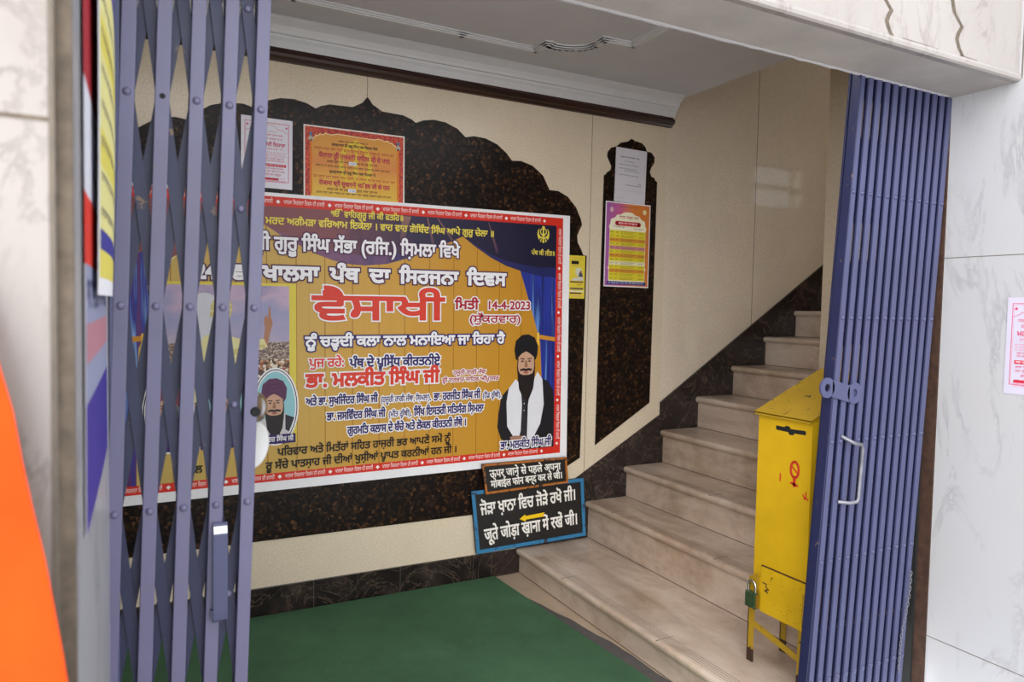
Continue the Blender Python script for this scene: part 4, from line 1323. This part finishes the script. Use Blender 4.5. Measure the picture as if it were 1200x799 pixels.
p.text('ਗੁਰਦੁਆਰਾ ਸ੍ਰੀ ਗੁਰੂ ਸਿੰਘ ਸਭਾ ਸ਼ਿਮਲਾ ਮੇਂ', 0.11, 0.315, 0.122, 0.0095, dk, 6, bold=0.0005)
micro(p, 0.04, OW - 0.045, 0.098, 0.0095, ink('b5462e'), 6)
p.text('रोजाना श्री सुखमनी साहिब जी के पाठ', 0.065, OW - 0.07, 0.068, 0.017, rd_, 6, bold=0.0009, ref='\u0938')
micro(p, 0.10, 0.325, 0.046, 0.0095, dk, 6)
p.rect(0.193, 0.043, 0.226, 0.057, ink('dfe3ee'), 7); p.text('4:30', 0.197, 0.222, 0.046, 0.008, ink('3a4aa0'), 8, ref='4')
micro(p, 0.055, OW - 0.06, 0.030, 0.0085, dk, 6)
tag(b.build('programme_poster', loc=(OX, 3.1665, OZ), rot=(0, -0.008, 0)), 'orange poster with red ornamental border above the banner', 'poster')

# --- white notice with pink print (two alike: one by the banner, one on the right wall)
def pink_notice(fn, wd, ht, paper):
    b = sheet(0, 0, wd, ht, fn, ink(paper), nu=6, nv=8)
    p = Print(b, fn)
    pk, pl_ = ink('c2375c'), ink('cf7f98')
    m0 = 0.014
    p.frame(m0, 0.028, wd - m0, ht - 0.018, 0.0018, pk, 1)
    p.frame(m0 + 0.004, 0.032, wd - m0 - 0.004, ht - 0.022, 0.001, pl_, 1)
    ar = [(m0 + 0.004, ht - 0.058), (m0 + 0.02, ht - 0.052), (m0 + 0.028, ht - 0.045), (m0 + 0.045, ht - 0.045), (m0 + 0.06, ht - 0.032), (wd / 2, ht - 0.026)]
    p.line(ar, 0.0016, pk, 2)
    p.line([(wd - a, c) for a, c in ar], 0.0016, pk, 2)
    p.ell(m0 + 0.011, ht - 0.034, 0.004, 0.004, pk, 2, 10); p.ell(wd - m0 - 0.011, ht - 0.034, 0.004, 0.004, pk, 2, 10)
    a, c = m0 + 0.012, wd - m0 - 0.012
    micro(p, wd * 0.3, wd * 0.7, ht - 0.058, 0.004, pk, 2)
    micro(p, a + 0.005, c - 0.005, ht - 0.073, 0.007, pk, 2)
    micro(p, a + 0.015, c - 0.015, ht - 0.090, 0.008, pk, 2)
    p.text('ਮਹਾਨ ਸ਼ਹੀਦੀ ਦਿਹਾੜਾ', a + 0.004, c - 0.004, ht - 0.115, 0.013, pk, 2, bold=0.0006)
    micro(p, a + 0.012, c - 0.012, ht - 0.131, 0.008, pl_, 2)
    for k in range(3): micro(p, a, c, ht - 0.144 - 0.008 * k, 0.0048, pl_, 2)
    for k in range(2): micro(p, a + 0.006, c - 0.006, ht - 0.170 - 0.009 * k, 0.006, pk, 2)
    p.rect(a, ht - 0.199, c, ht - 0.188, ink('c02038'), 2)
    micro(p, a + 0.004, c - 0.004, ht - 0.196, 0.005, ink('f0dfe4'), 3)
    micro(p, a + 0.004, c - 0.004, ht - 0.211, 0.006, pk, 2)
    micro(p, a + 0.004, c - 0.004, ht - 0.224, 0.007, pk, 2)
    micro(p, a + 0.02, c - 0.02, ht - 0.238, 0.008, pk, 2)
    micro(p, a + 0.004, c - 0.004, ht - 0.251, 0.006, pl_, 2)
    for k in range(2): micro(p, a, c, ht - 0.260 - 0.007 * k, 0.004, pl_, 2)
    p.rect(a, 0.035, c - 0.03, 0.043, ink('c02038'), 2)
    return b
b = pink_notice(lambda u, v, l: (u, -0.00018 * l, v), 0.206, 0.29, 'dedbe6')
tag(b.build('paper_notice', loc=(0.370, 3.1665, 1.832), rot=(0, 0.0, 0)), 'white notice with pink print, half behind the folding gate bars above the banner', 'notice')
b = pink_notice(lambda u, v, l: (-0.0002 * l - 0.0015, -u, v), 0.215, 0.29, 'b9b3c4')
tag(b.build('paper_notice', loc=(PX, 1.2295, 1.121)), 'white notice with pink print taped to the grey veined marble wall on the right', 'notice')

# --- white letter and yellow schedule on the narrow granite panel
fo = lambda u, v, l: (u, -0.00018 * l, v)
b = sheet(0, 0, 0.205, 0.288, fo, ink('cfcbd4')); p = Print(b, fo)
tx = ink('3c3a44')
micro(p, 0.03, 0.155, 0.236, 0.008, tx, 2)
micro(p, 0.06, 0.13, 0.216, 0.005, tx, 2)
micro(p, 0.025, 0.15, 0.197, 0.0055, tx, 2)
micro(p, 0.025, 0.14, 0.176, 0.0055, tx, 2); micro(p, 0.06, 0.155, 0.166, 0.005, tx, 2)
micro(p, 0.025, 0.155, 0.142, 0.0055, tx, 2)
micro(p, 0.15, 0.175, 0.100, 0.005, tx, 2); micro(p, 0.07, 0.175, 0.090, 0.0055, tx, 2)
p.rect(0.0, 0.064, 0.205, 0.0655, ink('b0acb6'), 2)
micro(p, 0.01, 0.07, 0.020, 0.003, ink('b08a70'), 2)
tag(b.build('letter_sheet', loc=(2.243, 3.1668, 1.929), rot=(0, 0.02, 0)), 'white typed letter stuck on the narrow dark granite panel', 'notice')

PW, PH = 0.297, 0.452
b = sheet(0, 0, PW, PH, fo, ink('e6e0e2')); p = Print(b, fo)
vio = m_ramp_u('printed_violet_orange', 'X', 0.0, 0.3, [(0.0, '9a5aa0'), (0.35, 'c05a8a'), (0.6, 'd07838'), (1.0, 'c8742c')], (5, 1, 3), 0.5)
p.rect(0.006, 0.006, PW - 0.006, PH - 0.006, vio, 1)
cream_ = ink('ece6c8')
sc = [(0.028, 0.03), (0.028, 0.09), (0.022, 0.10), (0.028, 0.11), (0.030, 0.30), (0.024, 0.32), (0.032, 0.335), (0.036, 0.36), (0.06, 0.368), (0.075, 0.385), (0.10, 0.388), (0.12, 0.40), (PW / 2, 0.403)]
p.poly(sc + [(PW - a, c) for a, c in reversed(sc[:-1])], cream_, 2)
p.ell(0.04, 0.41, 0.012, 0.014, ink('d8b0b8'), 2, 12); p.ell(PW - 0.04, 0.41, 0.012, 0.014, ink('e0d0a0'), 2, 12)
micro(p, 0.09, 0.21, 0.425, 0.006, ink('6a3a4a'), 2)
micro(p, 0.09, 0.22, 0.366, 0.014, ink('b83048'), 3)
p.rect(0.075, 0.328, 0.222, 0.352, ink('c8202c'), 3)
p.ell(0.075, 0.34, 0.012, 0.012, ink('c8202c'), 3, 16); p.ell(0.222, 0.34, 0.012, 0.012, ink('c8202c'), 3, 16)
micro(p, 0.085, 0.212, 0.335, 0.010, ink('f0e0e0'), 4)
micro(p, 0.05, 0.13, 0.318, 0.006, ink('5a4a40'), 3); micro(p, 0.19, 0.25, 0.312, 0.006, ink('5a4a40'), 3)
rows = ['d8c832', 'd8c832', 'd39234', 'd8c832', 'c77f86', 'd8c832', 'd39234', 'd8c832', 'e0d8b0', 'd8c832', 'd39234', 'd8c832', 'd8c832']
for k, c in enumerate(rows):
    vv = 0.302 - 0.0205 * (k + 1)
    p.rect(0.031, vv, PW - 0.031, vv + 0.0205, ink(c), 3)
    t_ = ink('6a5a30')
    micro(p, 0.036, 0.06, vv + 0.007, 0.006, t_, 4); micro(p, 0.072, 0.09, vv + 0.007, 0.006, t_, 4)
    micro(p, 0.105, 0.20, vv + 0.011, 0.005, t_, 4); micro(p, 0.105, 0.185, vv + 0.003, 0.005, t_, 4)
    micro(p, 0.225, 0.258, vv + 0.007, 0.006, t_, 4)
p.rect(0.02, 0.012, PW - 0.02, 0.030, ink('3a3a7a'), 3)
micro(p, 0.03, PW - 0.03, 0.017, 0.008, ink('c8c8d8'), 4)
tag(b.build('schedule_poster', loc=(2.188, 3.1645, 1.474), rot=(0, 0.004, 0)), 'yellow and orange schedule poster below the white letter', 'poster')

# --- narrow yellow poster half covered by the banner
fo = lambda u, v, l: (u * 0.6, -0.00018 * l, v * 0.565)
b = sheet(0, 0, 0.23, 0.395, fo, ink('d8c43a')); p = Print(b, fo)
p.rect(0.005, 0.005, 0.221, 0.39, ink('d9c33c'), 1)
for v, h, c in ((0.37, 0.007, '8a5a30'), (0.352, 0.007, '8a5a30')): micro(p, 0.10, 0.21, v, h, ink(c), 2)
p.rect(0.09, 0.315, 0.165, 0.345, BK, 2)
micro(p, 0.09, 0.16, 0.298, 0.007, ink('4a4a68'), 2)
p.ell(0.165, 0.245, 0.035, 0.04, ink('c8c8b0'), 2)
p.poly([(0.165, 0.20), (0.17, 0.235), (0.185, 0.25), (0.20, 0.235), (0.21, 0.20)], ink('4a4a68'), 3)
p.ell(0.187, 0.247, 0.009, 0.012, ink('9a5a40'), 4, 12)
p.poly([(0.09, 0.165), (0.12, 0.19), (0.21, 0.20), (0.215, 0.165)], ink('c8c4c0'), 3)
p.rect(0.08, 0.145, 0.215, 0.158, ink('6a4a38'), 3)
micro(p, 0.15, 0.20, 0.118, 0.012, ink('7a4a30'), 3)
p.rect(0.08, 0.082, 0.215, 0.10, ink('7a6a50'), 3); micro(p, 0.12, 0.21, 0.085, 0.008, ink('3a3020'), 4)
p.rect(0.005, 0.06, 0.221, 0.072, ink('d8d4c0'), 3)
p.rect(0.08, 0.043, 0.20, 0.055, ink('3a3028'), 3)
p.rect(0.11, 0.015, 0.20, 0.035, ink('d8b060'), 3)
tag(b.build('wall_poster', loc=(1.932, 3.1668, 1.405)), 'narrow yellow poster sticking out from behind the right edge of the banner', 'poster')

# --- notices on the side of the left pillar, facing the entrance
def side(curl):
    return lambda u, v, l: (0.0002 * l + 0.002 + curl(u, v), u, v)
c1 = lambda u, v: 0.016 * max(0.0, math.sin(3.0 * v + 0.6)) * (0.3 + u) + 0.004 * math.sin(9 * u)
f1 = side(c1)
b = sheet(0, 0, 0.42, 0.72, f1, ink('e4e4ec'), nu=10, nv=16); p = Print(b, f1)
def strips(p, u0, v0, u1, v1, m, l, n=12):
    for k in range(n):
        p.rect(u0 + (u1 - u0) * k / n, v0, u0 + (u1 - u0) * (k + 1) / n, v1, m, l)
for k in range(10): strips(p, 0.015, 0.02 + 0.042 * k, 0.405, 0.02 + 0.042 * (k + 1), ink('dcd690' if k % 3 else 'd8cc60'), 1)
strips(p, 0.02, 0.052, 0.40, 0.075, ink('3a3a90'), 2)
strips(p, 0.02, 0.385, 0.40, 0.42, ink('4a3f98'), 2)
strips(p, 0.02, 0.52, 0.40, 0.55, ink('4a3f98'), 2)
for k in range(7): micro(p, 0.03, 0.39, 0.09 + 0.04 * k, 0.010, ink('6a6470'), 3)
for k in range(4): micro(p, 0.03, 0.39, 0.43 + 0.022 * k, 0.010, ink('c04a50'), 3)
for k in range(6): micro(p, 0.03, 0.39, 0.57 + 0.023 * k, 0.010, ink('c05a80' if k % 2 else '7a78a0'), 3)
tag(b.build('list_poster', loc=(-0.046, 0.905, 1.355)), 'curling yellow printed list on the left pillar beside the gate', 'poster')
c2 = lambda u, v: 0.0008 * math.sin(6 * u + 3 * v)
f2 = side(c2)
b = sheet(0, 0, 0.52, 0.95, f2, ink('e6e2e6'), nu=10, nv=12); p = Print(b, f2)
strips(p, 0.01, 0.0, 0.51, 0.13, ink('3b2f8c'), 1)
strips(p, 0.01, 0.13, 0.51, 0.27, ink('8c92b0'), 1)
strips(p, 0.02, 0.17, 0.50, 0.21, ink('b07a88'), 2)
micro(p, 0.03, 0.49, 0.225, 0.03, ink('4a4f78'), 3)
strips(p, 0.0, 0.27, 0.51, 0.34, ink('d23428'), 1)
strips(p, 0.0, 0.34, 0.51, 0.45, ink('cfd0dc'), 1)
strips(p, 0.0, 0.45, 0.51, 0.80, ink('a02430'), 1)
strips(p, 0.0, 0.80, 0.51, 0.94, ink('b8b030'), 1)
tag(b.build('political_poster', loc=(-0.05, 0.80, 1.115)), 'red, white and violet poster under the curling list on the left pillar', 'poster')

# ================================================================== SAFFRON CLOTH
c = MB()
nu_, nv_ = 28, 36
ed = [(1.42, -0.125), (1.30, -0.089), (1.23, -0.079), (1.167, -0.067), (1.071, -0.053), (0.9, -0.035), (0.6, -0.02), (0.0, -0.01)]
def edge_x(z):
    for (za, xa), (zb_, xb_) in zip(ed[:-1], ed[1:]):
        if za >= z >= zb_:
            return xa + (xb_ - xa) * (za - z) / (za - zb_)
    return ed[-1][1]
for side_ in (0, 1):
    g = []
    for j in range(nv_ + 1):
        z = 1.40 - 1.40 * j / nv_
        xe = edge_x(z)
        for i in range(nu_ + 1):
            t = i / nu_
            x = -0.46 + (xe + 0.46) * t
            y = 0.640 - 0.032 * math.sin(9 * t + 1.2 * z) - 0.014 * math.sin(23 * t - 2 * z) + 0.003 * side_
            g.append((x + 0.3, y - 0.62, z))
    c.add(g, [(j * (nu_ + 1) + i, j * (nu_ + 1) + i + 1, (j + 1) * (nu_ + 1) + i + 1, (j + 1) * (nu_ + 1) + i) for j in range(nv_) for i in range(nu_)], MAT['orange'], True)
tag(c.build('cloth', loc=(-0.3, 0.62, -0.02)), 'bright orange cloth hanging in front of the left marble pillar', 'cloth')
